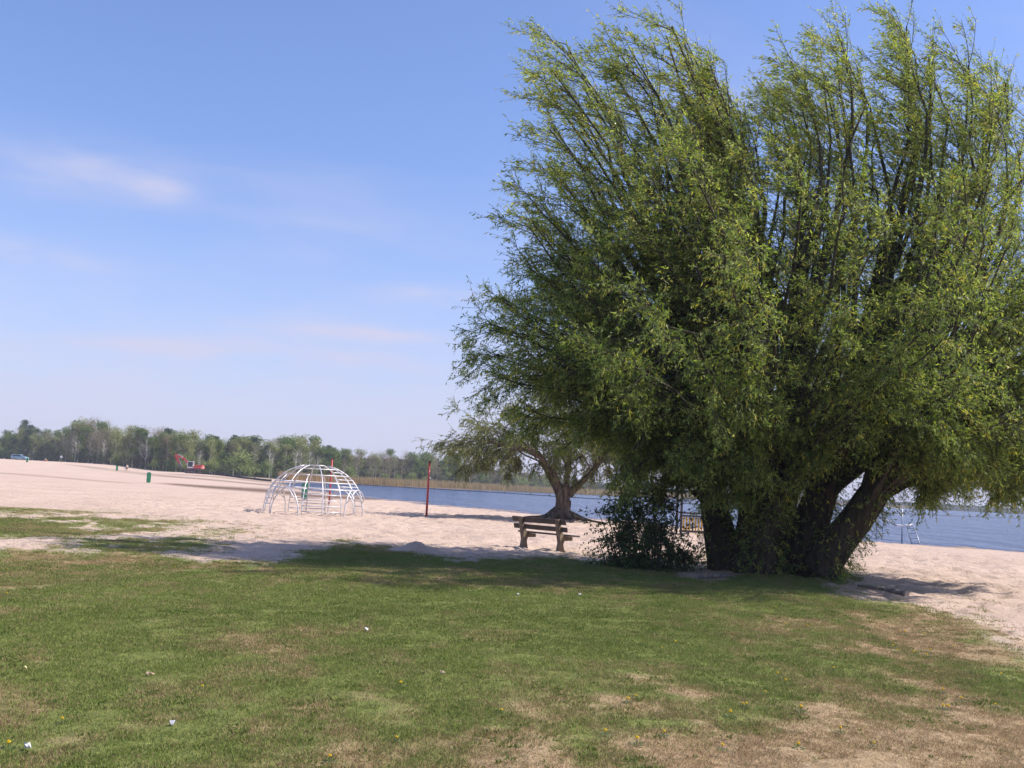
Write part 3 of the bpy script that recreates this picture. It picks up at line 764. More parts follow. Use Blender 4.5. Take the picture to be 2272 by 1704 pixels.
PROTO = {k: [wood_tree(k, 100 + 7 * i + 31 * j) for j in range(3)] for i, k in enumerate(KINDS)}
NAMES = dict(green='leafy_tree', pale='birch_tree', pine='pine_tree', brown='budding_tree', bare='bare_birch_tree', bush='leafy_bush', scrub='brown_bush')
PLACES = {'beach': ('behind the sand left of the lake', 'trees of the wood behind the beach'),
          'bank': ('above the reeds on the far bank', 'trees along the far bank'),
          'shore': ('on the hazy distant shore across open water', 'trees on the distant shore')}
LOOK = dict(green='mid green leafy tree', pale='slim birch in pale new leaf', pine='dark pointed pine', brown='brownish tree just coming into bud', bare='bare birch with whitish forked trunk', bush='low bright green bush', scrub='low brownish bush')
LANDMARKS = [('the parked car', -129.4, 262), ('the round sign', -104, 230), ('the sitting person', -118, 250), ('the standing person', -85, 220), ('the excavator', -79, 246), ('the black pipeline', -66, 245), ('the head of the lake', -50, 262)]
def plant(kind, x, y, h, place):
    big = 'tall' if h > (9.5 if kind not in ('bush', 'scrub') else 3.4) else ('short' if h < (7.0 if kind not in ('bush', 'scrub') else 2.8) else 'medium-high')
    where = PLACES[place][0]
    if place == 'beach': where = 'in the wood nearest ' + min(LANDMARKS, key=lambda q: math.hypot(q[1] - x, q[2] - y))[0]
    tr, cr = PROTO[kind][RNG.integers(0, 3)]
    s = h / dict(green=10, pale=10, pine=11, brown=10.5, bare=10, bush=3.8, scrub=3.4)[kind]
    o = thing(NAMES[kind], big + ' ' + LOOK[kind].replace('low ', '') + ' ' + where, 'bush' if kind in ('bush', 'scrub') else 'tree', gp(x, y) - np.array([0, 0, .05]), RNG.uniform(0, 6.28), PLACES[place][1] if kind not in ('bush', 'scrub') else PLACES[place][1].replace('trees', 'bushes'))
    w = s * RNG.uniform(.95, 1.35); o.scale = (w, w, s)
    link('trunk' if kind not in ('bush', 'scrub') else 'stem', tr, o); link('crown', cr, o)
# front line of the wood: (photo x, distance, tree-top y in the photo)
WOOD = np.array([(-160, 400, 965), (0, 372, 968), (40, 366, 950), (62, 362, 934), (85, 358, 952), (120, 345, 958), (160, 330, 945), (180, 322, 926), (205, 315, 928), (235, 308, 938), (265, 300, 944), (300, 292, 948), (340, 285, 947),
                 (380, 278, 950), (410, 274, 954), (450, 272, 964), (500, 274, 968), (545, 278, 968), (600, 284, 972), (640, 288, 969), (680, 293, 966), (715, 298, 980), (745, 306, 998), (790, 318, 996), (830, 325, 1002), (870, 332, 1002),
                 (925, 342, 1002), (965, 352, 1003), (1010, 366, 1010), (1060, 385, 1022), (1110, 405, 1032), (1160, 430, 1040), (1230, 470, 1050), (1330, 540, 1064), (1480, 640, 1080), (1700, 790, 1095), (1850, 900, 1104), (2050, 1000, 1112), (2350, 1100, 1128)], float)
def wood_at(px, back):
    d = float(np.interp(px, WOOD[:, 0], WOOD[:, 1])) + back
    p = at_y(px, np.interp(px, WOOD[:, 0], WOOD[:, 2]), d)
    return p[0], d, p[2] - float(ground_z(p[0], d))
MIXES = [(-200, 110, ['brown', 'green', 'brown', 'brown', 'pine', 'pale']), (110, 250, ['brown', 'brown', 'bare', 'green', 'brown', 'pale']), (250, 450, ['green', 'pine', 'pale', 'brown', 'brown', 'pale', 'bare']),
         (450, 760, ['green', 'pale', 'brown', 'green', 'pine', 'pale', 'pale']), (760, 2600, ['green', 'brown', 'green', 'brown', 'pale'])]
def mix_at(px):
    for a, b_, m_ in MIXES:
        if a <= px < b_: return m_[RNG.integers(0, len(m_))]
    return 'green'
px = -150.0
while px < 1330:                                   # the tall rows
    for back, hs in ((6, .84), (12, .95), (19, 1.0)):
        q = px + RNG.uniform(-14, 14)
        x, y, h = wood_at(q, back + RNG.uniform(-2, 2))
        k = mix_at(q)
        h = h * hs * RNG.uniform(.91, 1.03) * (1.03 if k == 'pine' else 1.0)
        plant(k, x, y, max(h, 3.5), 'beach' if q < 735 else 'bank')
    px += 19 if px < 735 else 23
px = -150.0
while px < 1250:                                   # bushes along the wood's edge
    q = px + RNG.uniform(-8, 8); x, y, h = wood_at(q, RNG.uniform(-1, 3))
    plant(['bush', 'scrub', 'bush'][RNG.integers(0, 3)] if not 110 < q < 260 else 'scrub', x, y, RNG.uniform(2.2, 4.6), 'beach' if q < 735 else 'bank')
    px += 22 if px < 735 else 34
for q, back, h in ((175, 2, 9.5), (152, 1, 8.5), (205, 2, 9), (330, 1, 9.5), (236, 1, 8), (448, 1, 7), (603, 1, 8.5), (660, 1, 9.5), (672, 3, 9), (690, 2, 9.5), (708, 2, 8.5), (320, 2, 8)):
    x, y, _ = wood_at(q, back); plant('bare', x, y, h, 'beach')
x, y, _ = wood_at(535, -4); plant('bush', x, y, 6.2, 'beach'); x, y, _ = wood_at(100, -2); plant('scrub', x, y, 7.0, 'beach')
for q in np.arange(1340, 2420, 42):                # the hazy distant shore
    x, y, h = wood_at(q + RNG.uniform(-15, 15), RNG.uniform(0, 12)); plant('green' if RNG.uniform() < .6 else 'brown', x, y, max(h, 6) * RNG.uniform(.8, 1.15), 'shore')
# deeper in, the wood reads as one mass
pos, = [[]]
for q in np.arange(-220, 2500, 4.0):
    x, y, h = wood_at(q, RNG.uniform(24, 40)); n = 120
    z0 = float(ground_z(x, y))
    pos.append(np.stack([x + RNG.normal(size=n) * 2.0, y + RNG.normal(size=n) * 3, z0 + RNG.uniform(0, max(h, 4) * .72, n)], 1))
pos = np.concatenate(pos); n = len(pos)
ln = RNG.uniform(.8, 1.5, n)
v, f = leaf_faces(pos, nrm(RNG.normal(size=(n, 3))), rand_unit(n), ln, ln * .7)
col = np.array([(.050, .068, .026), (.075, .085, .034), (.085, .072, .048)])[RNG.integers(0, 3, n)]
o = link('woodland', mesh_np('woodland', v, f, FOREST_LEAF, False, np.repeat(col, 4, axis=0)))
tag(o, 'dense inner woodland seen as one mass behind the front trees', 'woodland', kind='stuff')

# ------------------------------------------------------------------ reeds on the far bank
fb = np.array([(-58, 266)] + FAR_BANK[1:9], float)
seg = np.r_[0, np.cumsum(np.hypot(*np.diff(fb, axis=0).T))]
n = 42000
t = RNG.uniform(0, 1, n) ** 1.5 * seg[-1]
bx, by = np.interp(t, seg, fb[:, 0]), np.interp(t, seg, fb[:, 1])
tx, ty = np.interp(t + 2, seg, fb[:, 0]) - np.interp(t - 2, seg, fb[:, 0]), np.interp(t + 2, seg, fb[:, 1]) - np.interp(t - 2, seg, fb[:, 1])
ll = np.hypot(tx, ty) + 1e-6; off = RNG.uniform(0, 1, n) ** .8 * np.interp(t, [0, 30, 60, 800], [4, 9, 11, 14]) - .8
x, y = bx - ty / ll * off, by + tx / ll * off
z = ground_z(x, y); z = np.maximum(z, WATER_Z)
h = RNG.uniform(1.9, 2.9, n) * (.85 + .3 * fbm(x * .08, y * .08, 9, 2))
d = nrm(np.stack([RNG.normal(size=n) * .10 - .06, RNG.normal(size=n) * .10, np.ones(n)], 1))
v, f = leaf_faces(np.stack([x, y, z - .1], 1), d, nrm(np.stack([RNG.normal(size=n) * .5, -np.ones(n), np.zeros(n)], 1)), h, RNG.uniform(.06, .13, n), 0)
col = np.array((.47, .325, .18)) * RNG.uniform(.8, 1.2, (n, 1))
o = link('reeds', mesh_np('reeds', v, f, foliage_mat('reed', .25, .8, .1), False, np.repeat(col, 4, axis=0)))
tag(o, 'belt of dry tan reeds along the far bank of the lake', 'reeds', kind='stuff')

# ------------------------------------------------------------------ grass blades over the lawn
def grass_mat():
    m, nt, N, L, b = new_mat('grass_blade')
    dr = nd(N, 'ShaderNodeAttribute', attribute_name='dryness', attribute_type='INSTANCER').outputs['Fac']
    tn = nd(N, 'ShaderNodeAttribute', attribute_name='tone', attribute_type='INSTANCER').outputs['Fac']
    bl = nd(N, 'ShaderNodeAttribute', attribute_name='blade').outputs['Fac']
    g = mix_rgb(N, L, tn, (.125, .170, .036), (.290, .330, .088))
    d = mix_rgb(N, L, tn, (.30, .205, .105), (.50, .36, .205))
    f = smath(N, L, 'ADD', dr, smath(N, L, 'MULTIPLY', smath(N, L, 'SUBTRACT', bl, .5), .75))
    c = mix_rgb(N, L, ramp(N, L, f, .34, .70), g, d)
    L.new(c, b.inputs['Base Color']); b.inputs['Roughness'].default_value = .6; b.inputs['Specular IOR Level'].default_value = .2
    tr = N.new('ShaderNodeBsdfTranslucent'); L.new(c, tr.inputs['Color'])
    mx = N.new('ShaderNodeMixShader'); mx.inputs[0].default_value = .3
    L.new(b.outputs[0], mx.inputs[1]); L.new(tr.outputs[0], mx.inputs[2]); L.new(mx.outputs[0], N['Material Output'].inputs['Surface'])
    return m
GRASS = grass_mat()
tufts = bpy.data.collections.new('grass_tufts')
for k in range(8):
    weed = k >= 6
    n = 16 if weed else 22
    a = RNG.uniform(0, 6.283, n); rr = RNG.uniform(0, 1, n) ** .6 * (.05 if weed else .085)
    pos = np.stack([np.cos(a) * rr, np.sin(a) * rr, np.full(n, -.006)], 1)
    lean = RNG.uniform(.5, 1.1, n) if weed else RNG.uniform(.15, .95, n)
    d = nrm(np.stack([np.cos(a + RNG.normal(size=n) * .9) * lean, np.sin(a + RNG.normal(size=n) * .9) * lean, np.full(n, .75)], 1))
    ln = RNG.uniform(.028, .050, n) if weed else RNG.uniform(.020, .046, n)
    wd = ln * .38 if weed else RNG.uniform(.0035, .0065, n)
    v, f = leaf_faces(pos, d, rand_unit(n), ln, wd, .2)
    me = mesh_np('grass_tuft_%d' % k, v, f, GRASS, False, None, {'blade': np.repeat(RNG.uniform(0, 1, n), 4) if not weed else np.full(4 * n, .12)})
    tufts.objects.link(bpy.data.objects.new('grass_tuft_%d' % k, me))
n = 620000
x = RNG.uniform(-19, 21, n); y = 4.6 + RNG.uniform(0, 1, n) ** 1.15 * 31
keep = (np.abs(x) < y * .60 + 1.5)
x, y = x[keep], y[keep]
cv, dy = lawn_masks(x, y)
fine = fbm(x * 6, y * 6, 131, 2)
prob = np.clip((cv - .12) * 1.3, 0, 1) * np.clip(cv * 1.1 + (fine - .5) * 1.6, 0, 1) * np.interp(y, [4, 9, 16, 26, 36], [1.0, .80, .50, .34, .25])
keep = RNG.uniform(0, 1, len(x)) < prob
x, y, cv, dy = x[keep], y[keep], cv[keep], dy[keep]
n = len(x)
pm = bpy.data.meshes.new('lawn_grass'); pm.vertices.add(n)
pm.vertices.foreach_set('co', np.stack([x, y, ground_z(x, y)], 1).astype(np.float32).ravel())
def fattr(key, val, typ='FLOAT'):
    a_ = pm.attributes.new(key, typ, 'POINT'); a_.data.foreach_set('value', np.ascontiguousarray(val, np.float32 if typ == 'FLOAT' else np.int32))
weed = (RNG.uniform(0, 1, n) < .02 + .16 * (fbm(x * 1.6, y * 1.6, 141, 2) > .66)) & (cv > .5)
fattr('dryness', np.where(weed, .05, np.clip(dy + RNG.normal(size=n) * .24, 0, 1)))
fattr('tone', np.clip(RNG.uniform(0, 1, n) * .6 + .55 * (fbm(x * .8, y * .8, 151, 3) - .25), 0, 1) * np.where(weed, .55, 1))
fattr('size', np.interp(y, [5, 12, 30], [.70, .90, 1.35]) * RNG.uniform(.7, 1.3, n) * np.where(cv < .6, .9, 1) * np.where(dy > .6, .75, 1))
fattr('turn', RNG.uniform(0, 6.283, n)); fattr('variant', np.where(weed, RNG.integers(6, 8, n), RNG.integers(0, 6, n)), 'INT')
lawn = link('lawn_grass', pm)
tag(lawn, 'short patchy lawn grass, green and straw coloured', 'grass', kind='stuff')
ng = bpy.data.node_groups.new('lawn_scatter', 'GeometryNodeTree')
ng.interface.new_socket('Geometry', in_out='INPUT', socket_type='NodeSocketGeometry'); ng.interface.new_socket('Geometry', in_out='OUTPUT', socket_type='NodeSocketGeometry')
gi, go = ng.nodes.new('NodeGroupInput'), ng.nodes.new('NodeGroupOutput')
m2p = ng.nodes.new('GeometryNodeMeshToPoints'); iop = ng.nodes.new('GeometryNodeInstanceOnPoints'); ci = ng.nodes.new('GeometryNodeCollectionInfo')
ci.inputs['Collection'].default_value = tufts; ci.inputs['Separate Children'].default_value = True; ci.inputs['Reset Children'].default_value = True
def named(key, typ):
    q = ng.nodes.new('GeometryNodeInputNamedAttribute'); q.data_type = typ; q.inputs['Name'].default_value = key; return q.outputs['Attribute']
cx = ng.nodes.new('ShaderNodeCombineXYZ'); ng.links.new(named('turn', 'FLOAT'), cx.inputs[2])
ng.links.new(gi.outputs[0], m2p.inputs['Mesh']); ng.links.new(m2p.outputs[0], iop.inputs['Points']); ng.links.new(ci.outputs[0], iop.inputs['Instance'])
iop.inputs['Pick Instance'].default_value = True
ng.links.new(named('variant', 'INT'), iop.inputs['Instance Index']); ng.links.new(cx.outputs[0], iop.inputs['Rotation']); ng.links.new(named('size', 'FLOAT'), iop.inputs['Scale'])
ng.links.new(iop.outputs[0], go.inputs[0])
md = lawn.modifiers.new('scatter', 'NODES'); md.node_group = ng

# ------------------------------------------------------------------ climbing dome
STEEL = solid('dome_steel', (.62, .60, .60), .42, .35, .10, 9, 0, (.40, .36, .33))
DC = on_ground(691, 1143); DC = gp(DC[0] - .22, DC[1] + 1.6)
DR, DH, TR = 2.20, 2.18, .024
root = thing('climbing_dome', 'white and grey tubular climbing dome with four arched openings on the sand', 'climbing frame', DC, R(0))
def dome_pt(az, z):
    """on the dome's skin; az from the side that faces the lawn, clockwise to the right"""
    zz = min(max(z / DH, 0), 1); r = DR * math.sqrt(max(1 - zz ** 2.3, 0)) ** 1.0
    return np.array([math.sin(az) * r, -math.cos(az) * r, z])
A0 = R(-25)
RINGS = [.14, .38, .62, .86, 1.10, 1.38, 1.70, 1.97]
for k in range(16):
    az = A0 + k * R(22.5); arch = k % 4 == 0
    z0 = 1.10 if arch else -.12; z1 = 2.12 if k % 2 == 0 else 1.70
    pts = [dome_pt(az, z) for z in np.r_[np.linspace(z0, 1.7, 9), np.linspace(1.78, z1, 6)[: 6 if z1 > 1.75 else 0]]]
    MB().tube(pts, TR, 8).build('meridian_tube', STEEL, root, True)
for i, z in enumerate(RINGS):
    if z < 1.05:
        for q in range(4):
            if i == 0 and q in (1, 3): continue
            a0, a1 = A0 + R(22.5) + q * R(90), A0 + R(67.5) + q * R(90)
            MB().tube([dome_pt(a, z) for a in np.linspace(a0, a1, 5)], TR * .9, 8).build('ring_tube', STEEL, root, True)
    else:
        pts = [dome_pt(a, z) for a in np.linspace(0, 2 * math.pi, 33)]
        MB().tube(pts, TR * .95, 8).build('ring_tube', STEEL, root, True)
for z in (1.24, 1.54, 1.84):
    MB().tube([dome_pt(a, z) for a in np.linspace(A0 + R(67.5), A0 + R(135), 7)], TR * .9, 8).build('ring_tube', STEEL, root, True)
MB().tube([(math.cos(a) * .36, math.sin(a) * .36, 2.13) for a in np.linspace(0, 2 * math.pi, 17)], TR, 8).build('top_ring', STEEL, root, True)
for q in range(4):
    az = A0 + q * R(90); pts = []
    out = np.array([math.sin(az), -math.cos(az), 0]); sd_ = np.array([math.cos(az), math.sin(az), 0])
    for t in np.linspace(0, math.pi, 19):
        s_, z = math.cos(t) * .72, max(math.sin(t), 0) * 1.10
        base = dome_pt(az + math.asin(max(-1, min(1, s_ / DR))), z)
        pts.append(base + out * .03)
    pts = [pts[0] - np.array([0, 0, .12])] + pts + [pts[-1] - np.array([0, 0, .12])]
    MB().tube(pts, TR * 1.15, 8).build('arch_tube', STEEL, root, True)
    hood = [np.array(p) + out * (.26 * max(math.sin(t), 0) ** .6) + np.array([0, 0, .03]) for p, t in zip(pts[4:-4], np.linspace(.5, math.pi - .5, len(pts) - 8))]
    MB().tube([pts[4]] + hood[1:-1] + [pts[-5]], TR, 8).build('hood_tube', STEEL, root, True)

# ------------------------------------------------------------------ bench
WOOD_D = solid('bench_wood', (.070, .052, .042), .75, var=.35, scale=5, bump=.004)
WOOD_L = solid('bench_leg_wood', (.165, .125, .085), .8, var=.3, scale=4, bump=.004)
pl, pr = on_ground(1158, 1213), on_ground(1239, 1222)
ax = (pr - pl)[:2]; rot = math.atan2(ax[1], ax[0]); mid = (pl + pr) / 2
half = float(np.hypot(*ax)) / 2
half = min(max(half, .60), .75)
root = thing('park_bench', 'brown wooden park bench with two back planks, seen from behind on the sand', 'bench', gp(mid[0], mid[1]), rot)
PROF = [(-.05, -.06), (.00, .22), (-.055, .44), (-.150, .86), (-.055, .86), (.055, .54), (.105, .465), (.135, .405), (.50, .375), (.50, .275), (.17, .275), (.125, .18), (.19, -.06)]
for s in (-1, 1):
    MB().prism(PROF, s * half - .065, s * half + .065, 'x').build('leg', WOOD_L, root, bevel=.008)
def plank(name, c, size, tilt=0):
    MB().box(c, size, Matrix.Rotation(tilt, 3, 'X'), .012).build(name, WOOD_D, root)
LN = 2.08
plank('back_plank', (-.06, -.045, .785), (LN, .038, .150), R(14)); plank('back_plank', (-.04, .010, .585), (LN, .038, .138), R(14))
plank('seat_plank', (0, .185, .425), (LN, .115, .045), R(-2)); plank('seat_plank', (0, .318, .421), (LN, .115, .045), R(-2)); plank('seat_plank', (0, .450, .416), (LN, .115, .045), R(-2))

# ------------------------------------------------------------------ red posts of the ball court
RED = solid('red_paint', (.42, .045, .040), .45, var=.18, scale=4, dirt=(.22, .05, .04))
CAPM = solid('dark_cap', (.05, .02, .02), .6)
WHITE = solid('white_fitting', (.75, .74, .72), .5)
for (bx_, by_, lab, hk) in ((946, 1145, 'red net post standing alone between the dome and the old tree', True), (730, 1118, 'red net post rising behind the climbing dome', False)):
    p = on_ground(bx_, by_); h = 2.62 if hk else 2.75
    o = thing('net_post', lab, 'post', p, 0, 'red net posts')
    MB().tube([(0, 0, -.3), (0, 0, h - .04)], .055, 12).build('pole', RED, o, True)
    MB().tube([(0, 0, h - .04), (0, 0, h)], [.062, .05], 12).build('cap', CAPM, o)
    MB().box((.075, -.03, h * .70), (.07, .05, .09), None, .01).build('hook', WHITE, o)
    MB().tube([(.0, -.06, .95), (.0, -.10, .99), (.0, -.06, 1.03)], .014, 6).build('cleat', CAPM, o)

# ------------------------------------------------------------------ green litter bins
GREEN = solid('bin_green', (.018, .175, .085), .5, var=.2, scale=3, dirt=(.03, .08, .045))
BLACKM = solid('bin_dark', (.012, .014, .013), .7)
POSTM = solid('bin_post_steel', (.22, .23, .22), .5, .6)
def bin_mesh(h=.82, w=.40, dp=.34, hang=.30):
    mb = MB(); pr_ = [(-w / 2, hang + .10), (-w / 2 + .10, hang), (w / 2 - .10, hang), (w / 2, hang + .10), (w / 2, hang + h - .10), (w / 2 - .08, hang + h), (-w / 2 + .08, hang + h), (-w / 2, hang + h - .10)]
    return mb.prism(pr_, -dp / 2, dp / 2, 'y')
def litter_bin(p, rotz, lab, hang):
    o = thing('litter_bin', lab, 'litter bin', p, rotz, 'green litter bins')
    MB().prism([(-.20, hang + .08), (-.14, hang), (.14, hang), (.20, hang + .08), (.20, hang + .96), (.13, hang + 1.04), (-.13, hang + 1.04), (-.20, hang + .96)], -.17, .17, 'y').build('body', GREEN, o, bevel=.02)
    MB().box((-.206, 0, hang + .84), (.012, .24, .15)).build('opening', BLACKM, o)
    MB().box((0, 0, hang + 1.053), (.30, .36, .03), None, .008).build('lid', GREEN, o)
    MB().tube([(0, .205, -.3), (0, .205, hang + 1.0)], .033, 8).build('post', POSTM, o, True)
    return o
litter_bin(on_ground(675, 1111), R(20), 'green litter bin hung on a post, seen through the climbing dome', .10)
litter_bin(on_ground(329, 1072), R(25), 'green litter bin alone in the middle of the open sand', .06)
b3 = litter_bin(on_ground(259, 1045), R(25), 'green litter bin near the standing person by the wood', .06)
b4 = litter_bin(on_ground(60, 1026), R(15), 'green litter bin beside the pale blue parked car', .06)

# ------------------------------------------------------------------ round sign
SIGN = on_ground(135, 1027)
sc_ = SIGN[1] / 230.0
o = thing('round_sign', 'round white sign on a grey pole on the sand rise', 'sign', SIGN)
MB().tube([(0, 0, -.3), (0, 0, 1.75)], .045, 8).build('pole', POSTM, o, True)
MB().tube([(0, -.06, 1.55), (0, -.045, 1.55)], [.33, .33], 24).build('sign_plate', solid('sign_white', (.80, .79, .78), .5, var=.04), o)
MB().tube([(0, -.045, 1.55), (0, -.03, 1.55)], [.35, .35], 24).build('sign_rim', POSTM, o)

# ------------------------------------------------------------------ long black pipeline on the sand and the floating line on the lake
BLACKP = solid('black_pipe', (.014, .013, .013), .45, var=.3)
pa = [on_ground(474, 1054, 60), on_ground(524, 1057, 60), on_ground(561, 1060, 60), on_ground(611, 1064, 60)]
p0_, p1_ = gp(-78.5, 252), gp(-56, 238)
o = thing('dredge_pipeline', 'long black pipeline lying on the sand in front of the wood', 'pipe', (p0_ + p1_) / 2)
nseg = 5
for k in range(nseg):
    a, b_ = p0_ + (p1_ - p0_) * (k / nseg), p0_ + (p1_ - p0_) * ((k + 1) / nseg - .006)
    a[2] = ground_z(a[0], a[1]) + .22; b_[2] = ground_z(b_[0], b_[1]) + .22
    MB().tube([a - np.array(o.location), b_ - np.array(o.location)], .24, 12).build('pipe_section', BLACKP, o, True)
    MB().tube([b_ - np.array(o.location) - (p1_ - p0_) * .002, b_ - np.array(o.location) + (p1_ - p0_) * .004], .33, 12).build('flange', BLACKP, o)
mx_ = p0_ + (p1_ - p0_) * .38
MB().box(np.array([mx_[0], mx_[1] - .3, ground_z(mx_[0], mx_[1]) + .45]) - np.array(o.location), (1.3, .8, .9), None, .08).build('pump_housing', BLACKP, o)
BOOM = catmull([(-43, 288, 0), (-22, 275, 0), (2, 258, 0), (15, 236, 0), (36, 232, 0), (70, 245, 0), (130, 290, 0), (210, 380, 0)], 90)
BOOM[:, 2] = WATER_Z + .05
o = thing('floating_line', 'dark floating boundary line with small buoys across the lake', 'float line', (0, 250, WATER_Z))
MB().tube([q - np.array([0, 250, WATER_Z]) for q in BOOM], .11, 6).build('rope', solid('wet_rope', (.035, .035, .04), .5), o, True)
BUOY = solid('buoy_dark', (.05, .055, .06), .5)
for k in range(4, 88, 5):
    q = BOOM[k] - np.array([0, 250, WATER_Z])
    MB().tube([q + np.array([0, 0, -.15]), q + np.array([0, 0, .05]), q + np.array([0, 0, .32]), q + np.array([0, 0, .42])], [.20, .26, .20, .05], 10).build('buoy', BUOY, o, True)

# ------------------------------------------------------------------ excavator
EX_RED = solid('excavator_red', (.50, .050, .035), .4, var=.15, scale=2, dirt=(.25, .06, .045))
EX_GREY = solid('excavator_steel', (.10, .09, .10), .6, var=.2)
EX_WHITE = solid('cab_white', (.68, .66, .63), .5)
GLASS = solid('dark_glass', (.035, .042, .055), .08, var=.1)
EX = at_y(427, 1051, 246); EX = gp(EX[0], EX[1])
o = thing('excavator', 'red tracked excavator with white cab and raised bent arm at the wood edge', 'excavator', EX, R(4))
for s in (-1, 1):
    pts = [(1.75 + .40 * math.cos(a), .42 + .40 * math.sin(a)) for a in np.linspace(-math.pi / 2, math.pi / 2, 8)] + [(-1.35 + .40 * math.cos(a), .42 + .40 * math.sin(a)) for a in np.linspace(math.pi / 2, 3 * math.pi / 2, 8)]
    tr_ = MB().prism(pts, s * 1.0 - .26, s * 1.0 + .26, 'y').build('track', solid('track_rubber', (.03, .027, .028), .85), o)
    for wx_ in (-1.35, -.7, 0, .7, 1.75):
        MB().tube([(wx_, s * 1.0 - s * .0 - .28, .42), (wx_, s * 1.0 + .28, .42)], .25, 12).build('track_wheel', EX_GREY, tr_)
MB().box((.2, 0, .62), (2.4, 1.5, .4), None, .05).build('undercarriage', EX_GREY, o)
MB().tube([(.2, 0, .78), (.2, 0, 1.0)], .62, 20).build('slew_ring', EX_GREY, o)
MB().box((.45, 0, 1.16), (3.0, 2.2, .34), None, .05).build('turntable', solid('excavator_frame', (.16, .05, .07), .6), o)
MB().prism([(.35, 1.34), (1.2, 1.34), (2.35, 1.30), (2.55, 1.55), (2.50, 2.05), (2.25, 2.20), (.9, 2.14), (.35, 1.95)], -1.08, 1.08, 'y').build('engine_cover', EX_RED, o, bevel=.05)
MB().box((2.30, 0, 1.55), (.50, 2.24, .62), None, .10).build('counterweight', solid('counterweight_sunlit_red', (.62, .22, .19), .45), o)  # red paint lightened: sunlight on the tail put into its colour
cab = MB()
for cx_, cy_ in ((-1.0, -1.02), (.22, -1.02), (-1.0, -.12), (.22, -.12)):
    cab.box((cx_ - (.10 if cx_ < 0 else 0), cy_, 2.10), (.12, .12, 1.65))
cab.box((-.42, -.57, 2.95), (1.42, 1.04, .12), None, .03).box((-.42, -.57, 1.36), (1.40, 1.02, .14)).box((-.42, -1.02, 1.52), (1.1, .10, .22)).box((.22, -.57, 1.75), (.10, .9, .8))
cabo = cab.build('cab', EX_WHITE, o)
MB().box((-.40, -1.03, 2.20), (1.06, .03, 1.10)).build('side_window', GLASS, cabo)
MB().box((-1.12, -.57, 2.2), (.03, .80, 1.3)).build('windscreen', GLASS, cabo)
MB().box((-.35, -.52, 1.75), (.5, .5, .6), None, .08).build('seat', EX_GREY, cabo)
BOOMP = [(-.55, 1.35), (-1.0, 2.2), (-2.0, 3.55), (-2.7, 3.95), (-4.15, 4.30), (-4.35, 4.05), (-2.75, 3.50), (-2.15, 3.10), (-1.35, 1.95), (-.95, 1.25)]
MB().prism(BOOMP, .02, .36, 'y').build('boom', EX_RED, o, bevel=.03)
MB().prism([(-4.55, 4.55), (-4.15, 4.55), (-3.75, 3.6), (-3.15, 2.05), (-3.40, 1.90), (-4.20, 3.2), (-4.62, 4.0)], .06, .32, 'y').build('arm', EX_RED, o, bevel=.03)
MB().prism([(-3.45, 2.15), (-3.05, 2.10), (-2.65, 1.75), (-2.60, 1.35), (-3.0, 1.18), (-3.15, 1.45), (-3.55, 1.60)], -.22, .60, 'y').build('bucket', EX_GREY, o, bevel=.03)
for a, b_ in (((-1.1, 1.5), (-2.3, 3.2)), ((-2.5, 3.98), (-3.9, 4.48)), ((-3.95, 3.9), (-3.0, 2.3))):
    MB().tube([(a[0], .19, a[1]), (b_[0], .19, b_[1])], .07, 8).build('hydraulic_cylinder', solid('cylinder_chrome', (.6, .6, .6), .3, .8), o)
MB().box((-2.9, .0, 3.86), (.5, .03, .13), Matrix.Rotation(R(12), 3, 'Y')).build('boom_sticker', WHITE, o)

# ------------------------------------------------------------------ parked car
CARP = solid('car_paint', (.30, .45, .52), .25, .3, .04)
CAR = gp(*at_y(44, 1020, 262)[:2])
o = thing('parked_car', 'pale blue estate car parked behind the sand rise', 'car', CAR, R(-4))
prof = [(-2.0, .30), (-2.06, .62), (-2.02, .92), (-1.86, 1.38), (-1.55, 1.47), (.10, 1.46), (.50, 1.36), (1.05, .98), (1.75, .86), (2.02, .70), (2.06, .42), (1.98, .26)]
cme = MB()
half_w = [.80, .84, .85, .66, .62, .62, .64, .80, .80, .76, .78, .80]
n = len(prof)
v = [(p[0], -w, p[1]) for p, w in zip(prof, half_w)] + [(p[0], w, p[1]) for p, w in zip(prof, half_w)]
cme.add(v, [tuple(range(n))[::-1], tuple(range(n, 2 * n))] + [(i, (i + 1) % n, n + (i + 1) % n, n + i) for i in range(n)])
body = cme.build('body', CARP, o, bevel=.03)
for s in (-1, 1):
    for x0, x1, xt0, xt1 in ((-1.72, -1.02, -1.62, -1.02), (-.95, -.28, -.95, -.28), (-.21, .72, -.21, .34)):
        q = [(x0, s * .836, .95), (x1, s * .836, .95), (xt1, s * .668, 1.36), (xt0, s * .668, 1.36)]
        MB().add(q + [(a, b_ - s * .02, c) for a, b_, c in q], [(0, 1, 2, 3), (7, 6, 5, 4), (0, 4, 5, 1), (1, 5, 6, 2), (2, 6, 7, 3), (3, 7, 4, 0)]).build('side_window', GLASS, o)
    for wx_ in (-1.25, 1.30):
        wh = MB().tube([(wx_, s * .66, .31), (wx_, s * .86, .31)], .31, 18).build('wheel', solid('tyre', (.02, .02, .02), .8), o)
        MB().tube([(wx_, s * .80, .31), (wx_, s * .875, .31)], .19, 12).build('rim', solid('rim', (.5, .5, .52), .3, .8), wh)
    MB().box((1.97, s * .58, .66), (.16, .30, .15), None, .03).build('headlight', WHITE, o)
    MB().box((-2.05, s * .66, .82), (.08, .18, .06), None, .02).build('tail_light', RED, o)
